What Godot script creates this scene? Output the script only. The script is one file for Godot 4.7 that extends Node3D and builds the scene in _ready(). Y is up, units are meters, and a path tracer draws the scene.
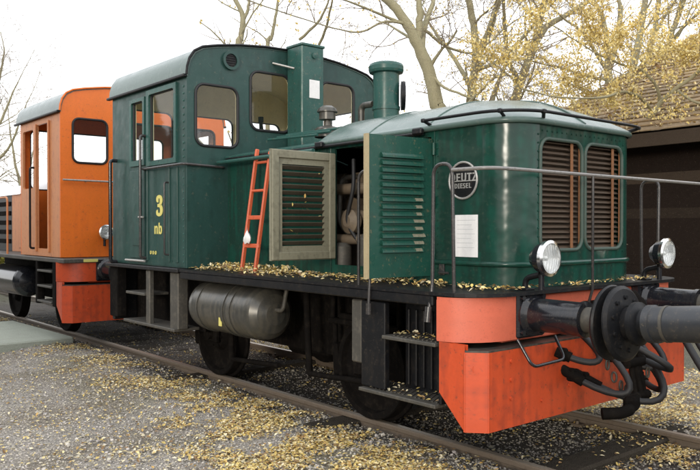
extends Node3D

# ------------------------------------------------------------------ mesh builder
class MB:
	var v := PackedVector3Array()
	var n := PackedVector3Array()
	var c := PackedColorArray()
	var col := Color(1, 1, 1)
	var use_c := false
	func tri(a: Vector3, b: Vector3, d: Vector3) -> void:
		var m := (b - a).cross(d - a)
		if m.length_squared() < 1e-16: return
		m = m.normalized()
		trin(a, b, d, m, m, m)
	func trin(a: Vector3, b: Vector3, d: Vector3, na: Vector3, nb: Vector3, nd: Vector3) -> void:
		v.append(a); v.append(d); v.append(b)
		n.append(na); n.append(nd); n.append(nb)
		if use_c:
			c.append(col); c.append(col); c.append(col)
	func trio(a: Vector3, b: Vector3, d: Vector3, out: Vector3) -> void:
		if (b - a).cross(d - a).dot(out) < 0: tri(a, d, b)
		else: tri(a, b, d)
	func quad(a: Vector3, b: Vector3, d: Vector3, e: Vector3) -> void:
		tri(a, b, d); tri(a, d, e)
	func quado(a: Vector3, b: Vector3, d: Vector3, e: Vector3, out: Vector3) -> void:
		trio(a, b, d, out); trio(a, d, e, out)
	# chamfered box
	func box(ctr: Vector3, size: Vector3, ch := 0.006, bs := Basis.IDENTITY) -> void:
		var h := size * 0.5
		ch = minf(ch, minf(h.x, minf(h.y, h.z)) * 0.45)
		var p := func(sx, sy, sz, a): 
			var q := Vector3(sx * (h.x - ch), sy * (h.y - ch), sz * (h.z - ch))
			if a == 0: q.x = sx * h.x
			elif a == 1: q.y = sy * h.y
			else: q.z = sz * h.z
			return ctr + bs * q
		for s in [-1, 1]:
			quado(p.call(s, -1, -1, 0), p.call(s, 1, -1, 0), p.call(s, 1, 1, 0), p.call(s, -1, 1, 0), bs * Vector3(s, 0, 0))
			quado(p.call(-1, s, -1, 1), p.call(1, s, -1, 1), p.call(1, s, 1, 1), p.call(-1, s, 1, 1), bs * Vector3(0, s, 0))
			quado(p.call(-1, -1, s, 2), p.call(1, -1, s, 2), p.call(1, 1, s, 2), p.call(-1, 1, s, 2), bs * Vector3(0, 0, s))
			for t in [-1, 1]:
				quado(p.call(s, t, -1, 0), p.call(s, t, 1, 0), p.call(s, t, 1, 1), p.call(s, t, -1, 1), bs * Vector3(s, t, 0))
				quado(p.call(s, -1, t, 0), p.call(s, 1, t, 0), p.call(s, 1, t, 2), p.call(s, -1, t, 2), bs * Vector3(s, 0, t))
				quado(p.call(-1, s, t, 1), p.call(1, s, t, 1), p.call(1, s, t, 2), p.call(-1, s, t, 2), bs * Vector3(0, s, t))
				for u in [-1, 1]:
					trio(p.call(s, t, u, 0), p.call(s, t, u, 1), p.call(s, t, u, 2), bs * Vector3(s, t, u))
	func span(a: Vector3, b: Vector3, ch := 0.006) -> void:
		box((a + b) * 0.5, (b - a).abs(), ch)
	# tube through points; rad is a float or an array
	func tube(pts: Array, rad, seg := 8, caps := true, closed := false) -> void:
		var m := pts.size()
		var rings: Array = []
		var nrm: Array = []
		var up := Vector3.ZERO
		for i in m:
			var d: Vector3
			if closed: d = (pts[(i + 1) % m] - pts[(i + m - 1) % m])
			elif i == 0: d = pts[1] - pts[0]
			elif i == m - 1: d = pts[m - 1] - pts[m - 2]
			else: d = (pts[i + 1] - pts[i]).normalized() + (pts[i] - pts[i - 1]).normalized()
			d = d.normalized()
			if up == Vector3.ZERO:
				up = Vector3(0, 1, 0) if absf(d.y) < 0.9 else Vector3(1, 0, 0)
			var s := d.cross(up).normalized()
			up = s.cross(d).normalized()
			var r: float = rad[i] if rad is Array else rad
			var ring := PackedVector3Array(); var nn := PackedVector3Array()
			for k in seg:
				var a := TAU * k / seg
				var q := s * cos(a) + up * sin(a)
				nn.append(q); ring.append(pts[i] + q * r)
			rings.append(ring); nrm.append(nn)
		for i in (m if closed else m - 1):
			var j := (i + 1) % m
			for k in seg:
				var l := (k + 1) % seg
				trin(rings[i][k], rings[j][k], rings[j][l], nrm[i][k], nrm[j][k], nrm[j][l])
				trin(rings[i][k], rings[j][l], rings[i][l], nrm[i][k], nrm[j][l], nrm[i][l])
		if caps and not closed:
			for e in [0, m - 1]:
				var out: Vector3 = (pts[0] - pts[1]) if e == 0 else (pts[m - 1] - pts[m - 2])
				for k in seg: trio(pts[e], rings[e][k], rings[e][(k + 1) % seg], out)
	# profile: array of Vector2(radius, height) along local y
	func lathe(profile: Array, seg: int, xf: Transform3D) -> void:
		for i in profile.size() - 1:
			var a: Vector2 = profile[i]; var b: Vector2 = profile[i + 1]
			var t := b - a
			if t.length() < 1e-6: continue
			var nn := Vector2(t.y, -t.x).normalized()
			for k in seg:
				var p := TAU * k / seg; var q := TAU * (k + 1) / seg
				var dp := Vector3(cos(p), 0, sin(p)); var dq := Vector3(cos(q), 0, sin(q))
				var np := xf.basis * (dp * nn.x + Vector3(0, nn.y, 0)); var nq := xf.basis * (dq * nn.x + Vector3(0, nn.y, 0))
				var A := xf * (dp * a.x + Vector3(0, a.y, 0)); var B := xf * (dq * a.x + Vector3(0, a.y, 0))
				var D := xf * (dp * b.x + Vector3(0, b.y, 0)); var E := xf * (dq * b.x + Vector3(0, b.y, 0))
				if b.x > 1e-5: trin(A, D, E, np, np, nq)
				if a.x > 1e-5: trin(A, E, B, np, nq, nq)
	# polygon in local xy, from z = 0 to z = d, with holes
	func plate(outer: PackedVector2Array, holes: Array, d: float, xf: Transform3D) -> void:
		var pieces: Array = [outer]
		for h in holes:
			var lo := Vector2(1e9, 1e9); var hi := -lo
			for q in h: lo = lo.min(q); hi = hi.max(q)
			var cx := (lo.x + hi.x) * 0.5
			var nw: Array = []
			for p in pieces:
				var pl := Vector2(1e9, 1e9); var ph := -pl
				for q in p: pl = pl.min(q); ph = ph.max(q)
				if ph.x < lo.x or pl.x > hi.x or ph.y < lo.y or pl.y > hi.y:
					nw.append(p); continue
				for rect in [PackedVector2Array([Vector2(-99, -99), Vector2(cx, -99), Vector2(cx, 99), Vector2(-99, 99)]), PackedVector2Array([Vector2(cx, -99), Vector2(99, -99), Vector2(99, 99), Vector2(cx, 99)])]:
					for r in Geometry2D.intersect_polygons(p, rect):
						for s in Geometry2D.clip_polygons(r, h): nw.append(s)
			pieces = nw
		for p in pieces:
			var ix := Geometry2D.triangulate_polygon(p)
			for k in range(0, ix.size(), 3):
				var A: Vector2 = p[ix[k]]; var B: Vector2 = p[ix[k + 1]]; var D: Vector2 = p[ix[k + 2]]
				trio(xf * Vector3(A.x, A.y, d), xf * Vector3(B.x, B.y, d), xf * Vector3(D.x, D.y, d), xf.basis.z)
				trio(xf * Vector3(A.x, A.y, 0), xf * Vector3(B.x, B.y, 0), xf * Vector3(D.x, D.y, 0), -xf.basis.z)
		var loops: Array = [outer]; loops.append_array(holes)
		for li in loops.size():
			var lp: PackedVector2Array = loops[li]
			var sgn := -1.0 if Geometry2D.is_polygon_clockwise(lp) else 1.0
			if li > 0: sgn = -sgn
			for i in lp.size():
				var A := lp[i]; var B := lp[(i + 1) % lp.size()]
				var e := (B - A)
				var o := xf.basis * Vector3(e.y * sgn, -e.x * sgn, 0)
				quado(xf * Vector3(A.x, A.y, 0), xf * Vector3(B.x, B.y, 0), xf * Vector3(B.x, B.y, d), xf * Vector3(A.x, A.y, d), o)
	# loft of rings with equal point counts, smooth
	func loft(rings: Array, hint := Vector3.ZERO) -> void:
		var m := rings.size(); var k: int = rings[0].size()
		var nn: Array = []
		for i in m:
			var row := PackedVector3Array()
			for j in k:
				var du: Vector3 = rings[mini(i + 1, m - 1)][j] - rings[maxi(i - 1, 0)][j]
				var dv: Vector3 = rings[i][mini(j + 1, k - 1)] - rings[i][maxi(j - 1, 0)]
				var q := du.cross(dv)
				row.append(q.normalized() if q.length() > 1e-12 else Vector3(0, 1, 0))
			nn.append(row)
		var flip := 1.0
		if hint != Vector3.ZERO and nn[m / 2][k / 2].dot(hint) < 0: flip = -1.0
		for i in m - 1:
			for j in k - 1:
				var a: Vector3 = rings[i][j]; var b: Vector3 = rings[i + 1][j]; var d: Vector3 = rings[i + 1][j + 1]; var e: Vector3 = rings[i][j + 1]
				if flip > 0:
					trin(a, b, d, nn[i][j], nn[i + 1][j], nn[i + 1][j + 1]); trin(a, d, e, nn[i][j], nn[i + 1][j + 1], nn[i][j + 1])
				else:
					trin(a, d, b, -nn[i][j], -nn[i + 1][j + 1], -nn[i + 1][j]); trin(a, e, d, -nn[i][j], -nn[i][j + 1], -nn[i + 1][j + 1])
	func mesh() -> ArrayMesh:
		var arr: Array = []; arr.resize(Mesh.ARRAY_MAX)
		arr[Mesh.ARRAY_VERTEX] = v; arr[Mesh.ARRAY_NORMAL] = n
		if use_c: arr[Mesh.ARRAY_COLOR] = c
		var am := ArrayMesh.new()
		am.add_surface_from_arrays(Mesh.PRIMITIVE_TRIANGLES, arr)
		return am

var M := {}
var taken := {}
var rng := RandomNumberGenerator.new()

func numbered(parent: Node, called: String) -> String:
	var key := str(parent.get_instance_id()) + called
	var k: int = taken.get(key, -1) + 1
	taken[key] = k
	return called if k == 0 else "%s_%03d" % [called, k]

func part(parent: Node, called: String, mb, mat: Material) -> MeshInstance3D:
	var o := MeshInstance3D.new()
	o.name = numbered(parent, called)
	o.mesh = mb.mesh() if mb is MB else mb
	o.material_override = mat
	parent.add_child(o, true)
	return o

func tag(o: Node, label: String, category: String, group := "", kind := "") -> void:
	if label: o.set_meta("label", label)
	if category: o.set_meta("category", category)
	if group: o.set_meta("group", group)
	if kind: o.set_meta("kind", kind)

func thing(called: String, label: String, category: String, at := Vector3.ZERO, turn := 0.0, group := "") -> Node3D:
	var o := Node3D.new()
	o.name = numbered(self, called)
	add_child(o, true)
	o.position = at; o.rotation.y = turn
	tag(o, label, category, group)
	return o

func structure(called: String, mb, mat: Material) -> MeshInstance3D:
	var o := part(self, called, mb, mat)
	o.set_meta("kind", "structure")
	return o

func rr(x0: float, y0: float, x1: float, y1: float, r: float, k := 5) -> PackedVector2Array:
	var p := PackedVector2Array()
	var cs := [Vector2(x1 - r, y0 + r), Vector2(x1 - r, y1 - r), Vector2(x0 + r, y1 - r), Vector2(x0 + r, y0 + r)]
	for q in 4:
		for i in k + 1:
			var a := -PI / 2 + PI / 2 * q + PI / 2 * i / k
			p.append(cs[q] + Vector2(cos(a), sin(a)) * r)
	return p

func rect(x0: float, y0: float, x1: float, y1: float) -> PackedVector2Array:
	return PackedVector2Array([Vector2(x0, y0), Vector2(x1, y0), Vector2(x1, y1), Vector2(x0, y1)])

func ccw(p: PackedVector2Array) -> PackedVector2Array:
	if Geometry2D.is_polygon_clockwise(p): p.reverse()
	return p

# ------------------------------------------------------------------ materials
func nimg(size: int, freq: float, sd: int, kind := FastNoiseLite.TYPE_SIMPLEX_SMOOTH, oct := 4) -> PackedByteArray:
	var f := FastNoiseLite.new()
	f.seed = sd; f.noise_type = kind; f.frequency = freq
	f.fractal_type = FastNoiseLite.FRACTAL_FBM if oct > 1 else FastNoiseLite.FRACTAL_NONE
	f.fractal_octaves = oct
	var im := f.get_seamless_image(size, size)
	im.convert(Image.FORMAT_L8)
	return im.get_data()

func ss(a: float, b: float, x: float) -> float:
	var t := clampf((x - a) / (b - a), 0, 1)
	return t * t * (3 - 2 * t)

# base and grime are linear colours; the picture is stored as sRGB
func weathered(base: Color, grime: Color, amt: float, chip: Color, chip_amt: float, sd: int, streaks := 0.5, vary := 0.2) -> ImageTexture:
	var S := 256
	var a := nimg(S, 0.012, sd); var b := nimg(S, 0.05, sd + 1); var c := nimg(S, 0.16, sd + 2, FastNoiseLite.TYPE_SIMPLEX_SMOOTH, 2)
	var st := nimg(S, 0.06, sd + 3, FastNoiseLite.TYPE_SIMPLEX_SMOOTH, 2)
	var by := PackedByteArray(); by.resize(S * S * 3)
	for y in S:
		for x in S:
			var i := y * S + x
			var na := a[i] / 255.0; var nb := b[i] / 255.0; var nc := c[i] / 255.0
			var sk := st[((y / 14 + 31) % S) * S + x] / 255.0 * 0.5 + st[((y / 14 + 32) % S) * S + x] / 255.0 * 0.5
			var q := base * (1.0 + vary * (na * 0.8 + nb * 0.5 + nc * 0.5 - 0.9))
			var g := ss(0.5, 0.85, na * 0.45 + nb * 0.35 + sk * streaks * 0.55) * amt
			q = q.lerp(grime, g)
			var ch := ss(0.69, 0.78, nc * 0.62 + nb * 0.4) * chip_amt
			q = q.lerp(chip, ch)
			q = q.linear_to_srgb()
			by[i * 3] = int(clampf(q.r, 0, 1) * 255); by[i * 3 + 1] = int(clampf(q.g, 0, 1) * 255); by[i * 3 + 2] = int(clampf(q.b, 0, 1) * 255)
	return ImageTexture.create_from_image(Image.create_from_data(S, S, false, Image.FORMAT_RGB8, by))

func gray_tex(sd: int, freq: float, lo: float, hi: float, oct := 4, kind := FastNoiseLite.TYPE_SIMPLEX_SMOOTH) -> ImageTexture:
	var S := 256
	var a := nimg(S, freq, sd, kind, oct)
	for i in a.size(): a[i] = int(clampf(lo + (hi - lo) * a[i] / 255.0, 0, 1) * 255)
	return ImageTexture.create_from_image(Image.create_from_data(S, S, false, Image.FORMAT_L8, a))

func mat(tex: Texture2D, rough: float, scale := 0.8, metal := 0.0, bump := 0.0, bump_tex: Texture2D = null) -> StandardMaterial3D:
	var m := StandardMaterial3D.new()
	m.albedo_texture = tex
	m.uv1_triplanar = true
	m.uv1_scale = Vector3.ONE * scale
	m.roughness = rough; m.metallic = metal
	if bump > 0.0:
		m.heightmap_enabled = true; m.heightmap_scale = bump; m.heightmap_texture = bump_tex
	return m

func plain(c: Color, rough: float, metal := 0.0) -> StandardMaterial3D:
	var m := StandardMaterial3D.new()
	m.albedo_color = c.linear_to_srgb()
	m.roughness = rough; m.metallic = metal
	return m

func make_materials() -> void:
	var rough_tex := gray_tex(71, 0.03, 0.55, 1.0)
	var dent := gray_tex(72, 0.02, 0.0, 1.0, 3)
	var fine := gray_tex(73, 0.2, 0.0, 1.0, 3)
	M.fine = fine
	M.hood_green = mat(weathered(Color(0.011, 0.06, 0.043), Color(0.013, 0.032, 0.025), 0.75, Color(0.12, 0.13, 0.09), 0.13, 11, 1.1), 0.2, 0.7, 0, 0.4, dent)
	M.cab_green = mat(weathered(Color(0.023, 0.062, 0.054), Color(0.015, 0.036, 0.031), 0.6, Color(0.2, 0.17, 0.12), 0.2, 21, 0.7), 0.38, 0.6, 0, 0.25, dent)
	M.door_green = mat(weathered(Color(0.012, 0.064, 0.046), Color(0.02, 0.04, 0.03), 0.5, Color(0.2, 0.15, 0.08), 0.4, 25), 0.33, 0.9, 0, 0.15, dent)
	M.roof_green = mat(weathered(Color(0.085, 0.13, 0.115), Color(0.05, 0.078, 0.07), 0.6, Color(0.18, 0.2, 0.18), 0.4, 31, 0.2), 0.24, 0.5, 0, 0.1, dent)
	M.duct_green = mat(weathered(Color(0.028, 0.09, 0.076), Color(0.02, 0.04, 0.035), 0.5, Color(0.25, 0.2, 0.15), 0.3, 35), 0.35, 0.9)
	for k in ["hood_green", "cab_green", "door_green", "roof_green", "duct_green"]:
		M[k].roughness_texture = rough_tex; M[k].roughness = M[k].roughness * 1.25
		M[k].metallic_specular = 0.4
	M.red = mat(weathered(Color(0.56, 0.074, 0.021), Color(0.27, 0.042, 0.019), 0.6, Color(0.14, 0.05, 0.03), 0.6, 41, 0.7), 0.42, 0.8, 0, 0.2, dent)
	M.red_faded = mat(weathered(Color(0.6, 0.135, 0.075), Color(0.42, 0.075, 0.035), 0.55, Color(0.25, 0.07, 0.05), 0.5, 45, 0.2), 0.5, 1.4, 0, 0.12, dent)
	M.orange = mat(weathered(Color(0.8, 0.175, 0.018), Color(0.55, 0.1, 0.022), 0.35, Color(0.25, 0.08, 0.03), 0.4, 51), 0.45, 0.7)
	M.orange_pale = mat(weathered(Color(0.62, 0.25, 0.1), Color(0.35, 0.12, 0.06), 0.5, Color(0.25, 0.1, 0.05), 0.4, 55), 0.5, 0.9)
	M.black = mat(weathered(Color(0.007, 0.0075, 0.009), Color(0.02, 0.017, 0.015), 0.6, Color(0.05, 0.04, 0.03), 0.5, 61), 0.45, 1.2)
	M.black_gloss = mat(weathered(Color(0.012, 0.013, 0.017), Color(0.03, 0.027, 0.025), 0.5, Color(0.1, 0.08, 0.06), 0.4, 63), 0.17, 1.5, 0.0)
	M.under = mat(weathered(Color(0.008, 0.007, 0.0065), Color(0.02, 0.017, 0.014), 0.7, Color(0.03, 0.022, 0.015), 0.5, 65), 0.85, 1.2)
	M.step = mat(weathered(Color(0.075, 0.07, 0.06), Color(0.14, 0.125, 0.1), 0.7, Color(0.05, 0.04, 0.03), 0.5, 67), 0.6, 2.0, 0.3)
	M.tank = mat(weathered(Color(0.052, 0.052, 0.047), Color(0.11, 0.1, 0.08), 0.7, Color(0.06, 0.05, 0.04), 0.6, 69, 1.0), 0.33, 1.1, 0.2)
	M.tube_grey = mat(weathered(Color(0.024, 0.027, 0.032), Color(0.045, 0.04, 0.035), 0.5, Color(0.2, 0.16, 0.1), 0.3, 75), 0.4, 1.3)
	M.beige = mat(weathered(Color(0.21, 0.2, 0.14), Color(0.1, 0.095, 0.065), 0.6, Color(0.12, 0.09, 0.05), 0.5, 81), 0.6, 1.4)
	M.lining = mat(weathered(Color(0.84, 0.76, 0.47), Color(0.7, 0.62, 0.36), 0.4, Color(0.3, 0.25, 0.15), 0.3, 85), 0.6, 0.9)
	M.cream = mat(weathered(Color(0.38, 0.31, 0.18), Color(0.24, 0.19, 0.11), 0.4, Color(0.25, 0.12, 0.06), 0.5, 87), 0.6, 2.0)
	M.slat_dirty = mat(weathered(Color(0.075, 0.062, 0.043), Color(0.035, 0.027, 0.02), 0.7, Color(0.25, 0.2, 0.1), 0.4, 91), 0.7, 2.0)
	M.frame_olive = mat(weathered(Color(0.045, 0.075, 0.06), Color(0.03, 0.04, 0.032), 0.7, Color(0.16, 0.13, 0.08), 0.5, 92), 0.6, 2.0)
	M.slat_rust = mat(weathered(Color(0.075, 0.052, 0.034), Color(0.065, 0.032, 0.017), 0.7, Color(0.06, 0.045, 0.035), 0.4, 93), 0.6, 1.7)
	M.rust = mat(weathered(Color(0.2, 0.085, 0.032), Color(0.1, 0.045, 0.025), 0.7, Color(0.35, 0.16, 0.06), 0.4, 95), 0.8, 2.0)
	M.engine = mat(weathered(Color(0.15, 0.115, 0.08), Color(0.22, 0.17, 0.11), 0.6, Color(0.14, 0.11, 0.07), 0.4, 97), 0.5, 2.5)
	M.chrome = plain(Color(0.75, 0.75, 0.74), 0.18, 1.0)
	M.steel_rod = mat(weathered(Color(0.42, 0.41, 0.39), Color(0.2, 0.17, 0.13), 0.6, Color(0.1, 0.07, 0.05), 0.4, 101), 0.4, 3.0, 0.4)
	M.rod = mat(weathered(Color(0.035, 0.033, 0.033), Color(0.09, 0.075, 0.065), 0.5, Color(0.25, 0.22, 0.18), 0.35, 102), 0.24, 3.0)
	M.rail_grey = mat(weathered(Color(0.2, 0.19, 0.18), Color(0.07, 0.06, 0.05), 0.8, Color(0.05, 0.04, 0.035), 0.5, 104), 0.3, 2.0)
	M.rail = mat(weathered(Color(0.14, 0.11, 0.082), Color(0.075, 0.052, 0.036), 0.7, Color(0.22, 0.14, 0.09), 0.5, 103), 0.6, 2.0)
	M.rail_top = mat(weathered(Color(0.36, 0.31, 0.25), Color(0.22, 0.15, 0.1), 0.6, Color(0.18, 0.11, 0.07), 0.5, 105), 0.45, 3.0, 0.5)
	M.sleeper = mat(weathered(Color(0.055, 0.047, 0.037), Color(0.035, 0.03, 0.025), 0.7, Color(0.13, 0.115, 0.09), 0.4, 107), 0.95, 1.5, 0, 1.5, fine)
	M.concrete = mat(weathered(Color(0.32, 0.34, 0.28), Color(0.17, 0.2, 0.13), 0.6, Color(0.45, 0.44, 0.42), 0.4, 109, 0.1), 0.9, 0.9, 0, 0.6, fine)
	M.white = mat(weathered(Color(0.78, 0.77, 0.76), Color(0.6, 0.59, 0.56), 0.3, Color(0.6, 0.58, 0.55), 0.2, 111), 0.6, 2.0)
	M.print_grey = plain(Color(0.5, 0.5, 0.51), 0.7)
	M.yellow = plain(Color(0.62, 0.55, 0.16), 0.6)
	M.ladder = mat(weathered(Color(0.6, 0.115, 0.045), Color(0.35, 0.07, 0.035), 0.5, Color(0.15, 0.06, 0.04), 0.4, 113), 0.5, 2.0)
	M.blue = plain(Color(0.02, 0.035, 0.13), 0.9)
	M.rubber = plain(Color(0.012, 0.012, 0.013), 0.6)
	M.planks = mat(weathered(Color(0.016, 0.011, 0.0085), Color(0.008, 0.006, 0.005), 0.7, Color(0.09, 0.07, 0.05), 0.4, 115, 0.2), 0.9, 1.0, 0, 1.0, fine)
	M.planks_b = mat(weathered(Color(0.026, 0.019, 0.014), Color(0.012, 0.009, 0.007), 0.7, Color(0.1, 0.08, 0.055), 0.4, 117, 0.2), 0.9, 1.0, 0, 1.0, fine)
	M.tile = mat(weathered(Color(0.27, 0.19, 0.105), Color(0.16, 0.12, 0.07), 0.6, Color(0.5, 0.38, 0.14), 0.6, 119, 0.1, 0.4), 0.85, 0.5)
	M.tile_c = mat(weathered(Color(0.22, 0.16, 0.095), Color(0.13, 0.11, 0.06), 0.6, Color(0.4, 0.3, 0.12), 0.6, 120, 0.1, 0.4), 0.85, 0.7)
	M.tile_b = mat(weathered(Color(0.32, 0.23, 0.12), Color(0.2, 0.155, 0.08), 0.6, Color(0.55, 0.42, 0.16), 0.6, 121, 0.1, 0.4), 0.85, 0.5)
	M.bark = mat(weathered(Color(0.33, 0.3, 0.19), Color(0.2, 0.2, 0.1), 0.7, Color(0.3, 0.27, 0.19), 0.5, 123, 0.4, 0.4), 0.95, 1.2, 0, 2.0, fine)
	M.twig = plain(Color(0.24, 0.19, 0.13), 0.95)
	M.under.metallic_specular = 0.15; M.black.metallic_specular = 0.35; M.sleeper.metallic_specular = 0.2; M.planks.metallic_specular = 0.2; M.planks_b.metallic_specular = 0.2
	M.planks_c = mat(weathered(Color(0.05, 0.037, 0.027), Color(0.016, 0.012, 0.009), 0.9, Color(0.12, 0.09, 0.06), 0.5, 118, 0.2), 0.9, 1.3, 0, 1.0, fine)
	M.planks_c.metallic_specular = 0.2
	var lf := StandardMaterial3D.new()
	lf.vertex_color_use_as_albedo = true; lf.roughness = 0.7
	lf.backlight_enabled = true; lf.backlight = Color(0.6, 0.5, 0.2); lf.cull_mode = BaseMaterial3D.CULL_DISABLED
	M.leaf = lf
	var ll := StandardMaterial3D.new()
	ll.vertex_color_use_as_albedo = true; ll.roughness = 0.65; ll.cull_mode = BaseMaterial3D.CULL_DISABLED
	M.litter = ll
	var sn := StandardMaterial3D.new()
	sn.vertex_color_use_as_albedo = true; sn.roughness = 0.95
	M.stone = sn
	var gl := StandardMaterial3D.new()
	gl.transparency = BaseMaterial3D.TRANSPARENCY_ALPHA
	gl.albedo_color = Color(0.35, 0.4, 0.38, 0.05); gl.roughness = 0.03; gl.metallic_specular = 0.3
	M.glass = gl
	var lens := StandardMaterial3D.new()
	lens.transparency = BaseMaterial3D.TRANSPARENCY_ALPHA
	lens.albedo_color = Color(0.8, 0.82, 0.82, 0.3); lens.roughness = 0.08
	M.silver = plain(Color(0.8, 0.8, 0.78), 0.22, 0.9)
	M.lens = lens
	# ground: gravel grain times vertex colour
	var S := 512
	var a := nimg(S, 0.11, 201, FastNoiseLite.TYPE_CELLULAR, 1); var b := nimg(S, 0.3, 202, FastNoiseLite.TYPE_SIMPLEX_SMOOTH, 2); var c := nimg(S, 0.03, 203)
	var by := PackedByteArray(); by.resize(S * S * 3)
	for i in S * S:
		var q := 0.55 + 0.35 * (b[i] / 255.0 - 0.5) * 2.0 + 0.35 * (a[i] / 255.0 - 0.4) + 0.2 * (c[i] / 255.0 - 0.5)
		var w := (c[(i * 7 + 1234) % (S * S)] / 255.0 - 0.5) * 0.06
		by[i * 3] = int(clampf(q + w, 0, 1) * 255); by[i * 3 + 1] = int(clampf(q, 0, 1) * 255); by[i * 3 + 2] = int(clampf(q - w, 0, 1) * 255)
	var gm := mat(ImageTexture.create_from_image(Image.create_from_data(S, S, false, Image.FORMAT_RGB8, by)), 0.95, 0.9, 0, 2.0, fine)
	gm.vertex_color_use_as_albedo = true
	gm.albedo_color = Color(1, 1, 1)
	M.ground = gm

# ------------------------------------------------------------------ shared pieces
func XF(b: Basis, o: Vector3) -> Transform3D: return Transform3D(b, o)
var FRONT := Basis(Vector3(0, 0, -1), Vector3(0, 1, 0), Vector3(1, 0, 0))   # local x = -Z, y = Y, z = +X
var ALONG := Basis(Vector3(0, 1, 0), Vector3(1, 0, 0), Vector3(0, 0, -1))   # local y = +X (for lathes)

func window(parent: Node3D, poly: PackedVector2Array, xf: Transform3D, gasket := 0.016) -> void:
	var mb := MB.new()
	var pts: Array = []
	for q in poly: pts.append(xf * Vector3(q.x, q.y, 0))
	mb.tube(pts, gasket, 6, false, true)
	var w := part(parent, "window", mb, M.rubber)
	var g := MB.new()
	g.plate(poly, [], 0.005, xf.translated_local(Vector3(0, 0, -0.004)))
	part(w, "pane", g, M.glass)

func arc_path(a: Vector3, b: Vector3, c: Vector3, r: float, k := 5) -> Array:
	# points that round the corner b between a and c
	var p := b + (a - b).normalized() * r; var q := b + (c - b).normalized() * r
	var out: Array = []
	for i in k + 1:
		var t := float(i) / k
		out.append(p.lerp(b, t).lerp(b.lerp(q, t), t))
	return out

func bent(pts: Array, r: float) -> Array:
	var out: Array = [pts[0]]
	for i in range(1, pts.size() - 1):
		out.append_array(arc_path(pts[i - 1], pts[i], pts[i + 1], minf(r, minf(pts[i].distance_to(pts[i - 1]), pts[i].distance_to(pts[i + 1])) * 0.49)))
	out.append(pts[-1])
	return out

func bolt(mb: MB, p: Vector3, dir: Vector3, r := 0.012) -> void:
	mb.tube([p, p + dir * r * 0.9], r, 6)

func buffer(parent: Node3D, x: float, dir: float, y: float, z: float, tone: Material, length := 0.6) -> void:
	var m := MB.new()
	m.box(Vector3(x - dir * 0.045, y, z), Vector3(0.13, 0.31, 0.3), 0.015)
	for sy in [-1, 1]:
		for sz in [-1, 1]: bolt(m, Vector3(x + dir * 0.02, y + sy * 0.115, z + sz * 0.11), Vector3(dir, 0, 0), 0.02)
	var b := part(parent, "buffer", m, tone)
	var bs := Basis(Vector3(0, 1, 0) * dir, Vector3(dir, 0, 0), Vector3(0, 0, -1))
	var L := length
	var s := MB.new()
	s.lathe([Vector2(0.0, -0.02), Vector2(0.145, -0.02), Vector2(0.145, 0.03), Vector2(0.125, 0.045), Vector2(0.112, 0.06), Vector2(0.108, L - 0.2), Vector2(0.115, L - 0.195), Vector2(0.115, L - 0.165), Vector2(0.085, L - 0.16)], 28, XF(bs, Vector3(x, y, z)))
	part(b, "buffer_housing", s, tone)
	var pl := MB.new()
	pl.lathe([Vector2(0.082, L - 0.18), Vector2(0.082, L - 0.03), Vector2(0.11, L - 0.015)], 24, XF(bs, Vector3(x, y, z)))
	part(b, "plunger", pl, M.step)
	var h := MB.new()
	h.lathe([Vector2(0.0, L - 0.03), Vector2(0.11, L - 0.03), Vector2(0.2, L - 0.012), Vector2(0.225, L - 0.006), Vector2(0.232, L + 0.008), Vector2(0.225, L + 0.02), Vector2(0.15, L + 0.028), Vector2(0.0, L + 0.033)], 36, XF(bs, Vector3(x, y, z)))
	for k in 8:
		var a := TAU * k / 8
		bolt(h, Vector3(x + dir * (L - 0.018), y + cos(a) * 0.15, z + sin(a) * 0.15), Vector3(-dir, 0, 0), 0.012)
	part(b, "buffer_head", h, M.black)

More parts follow.
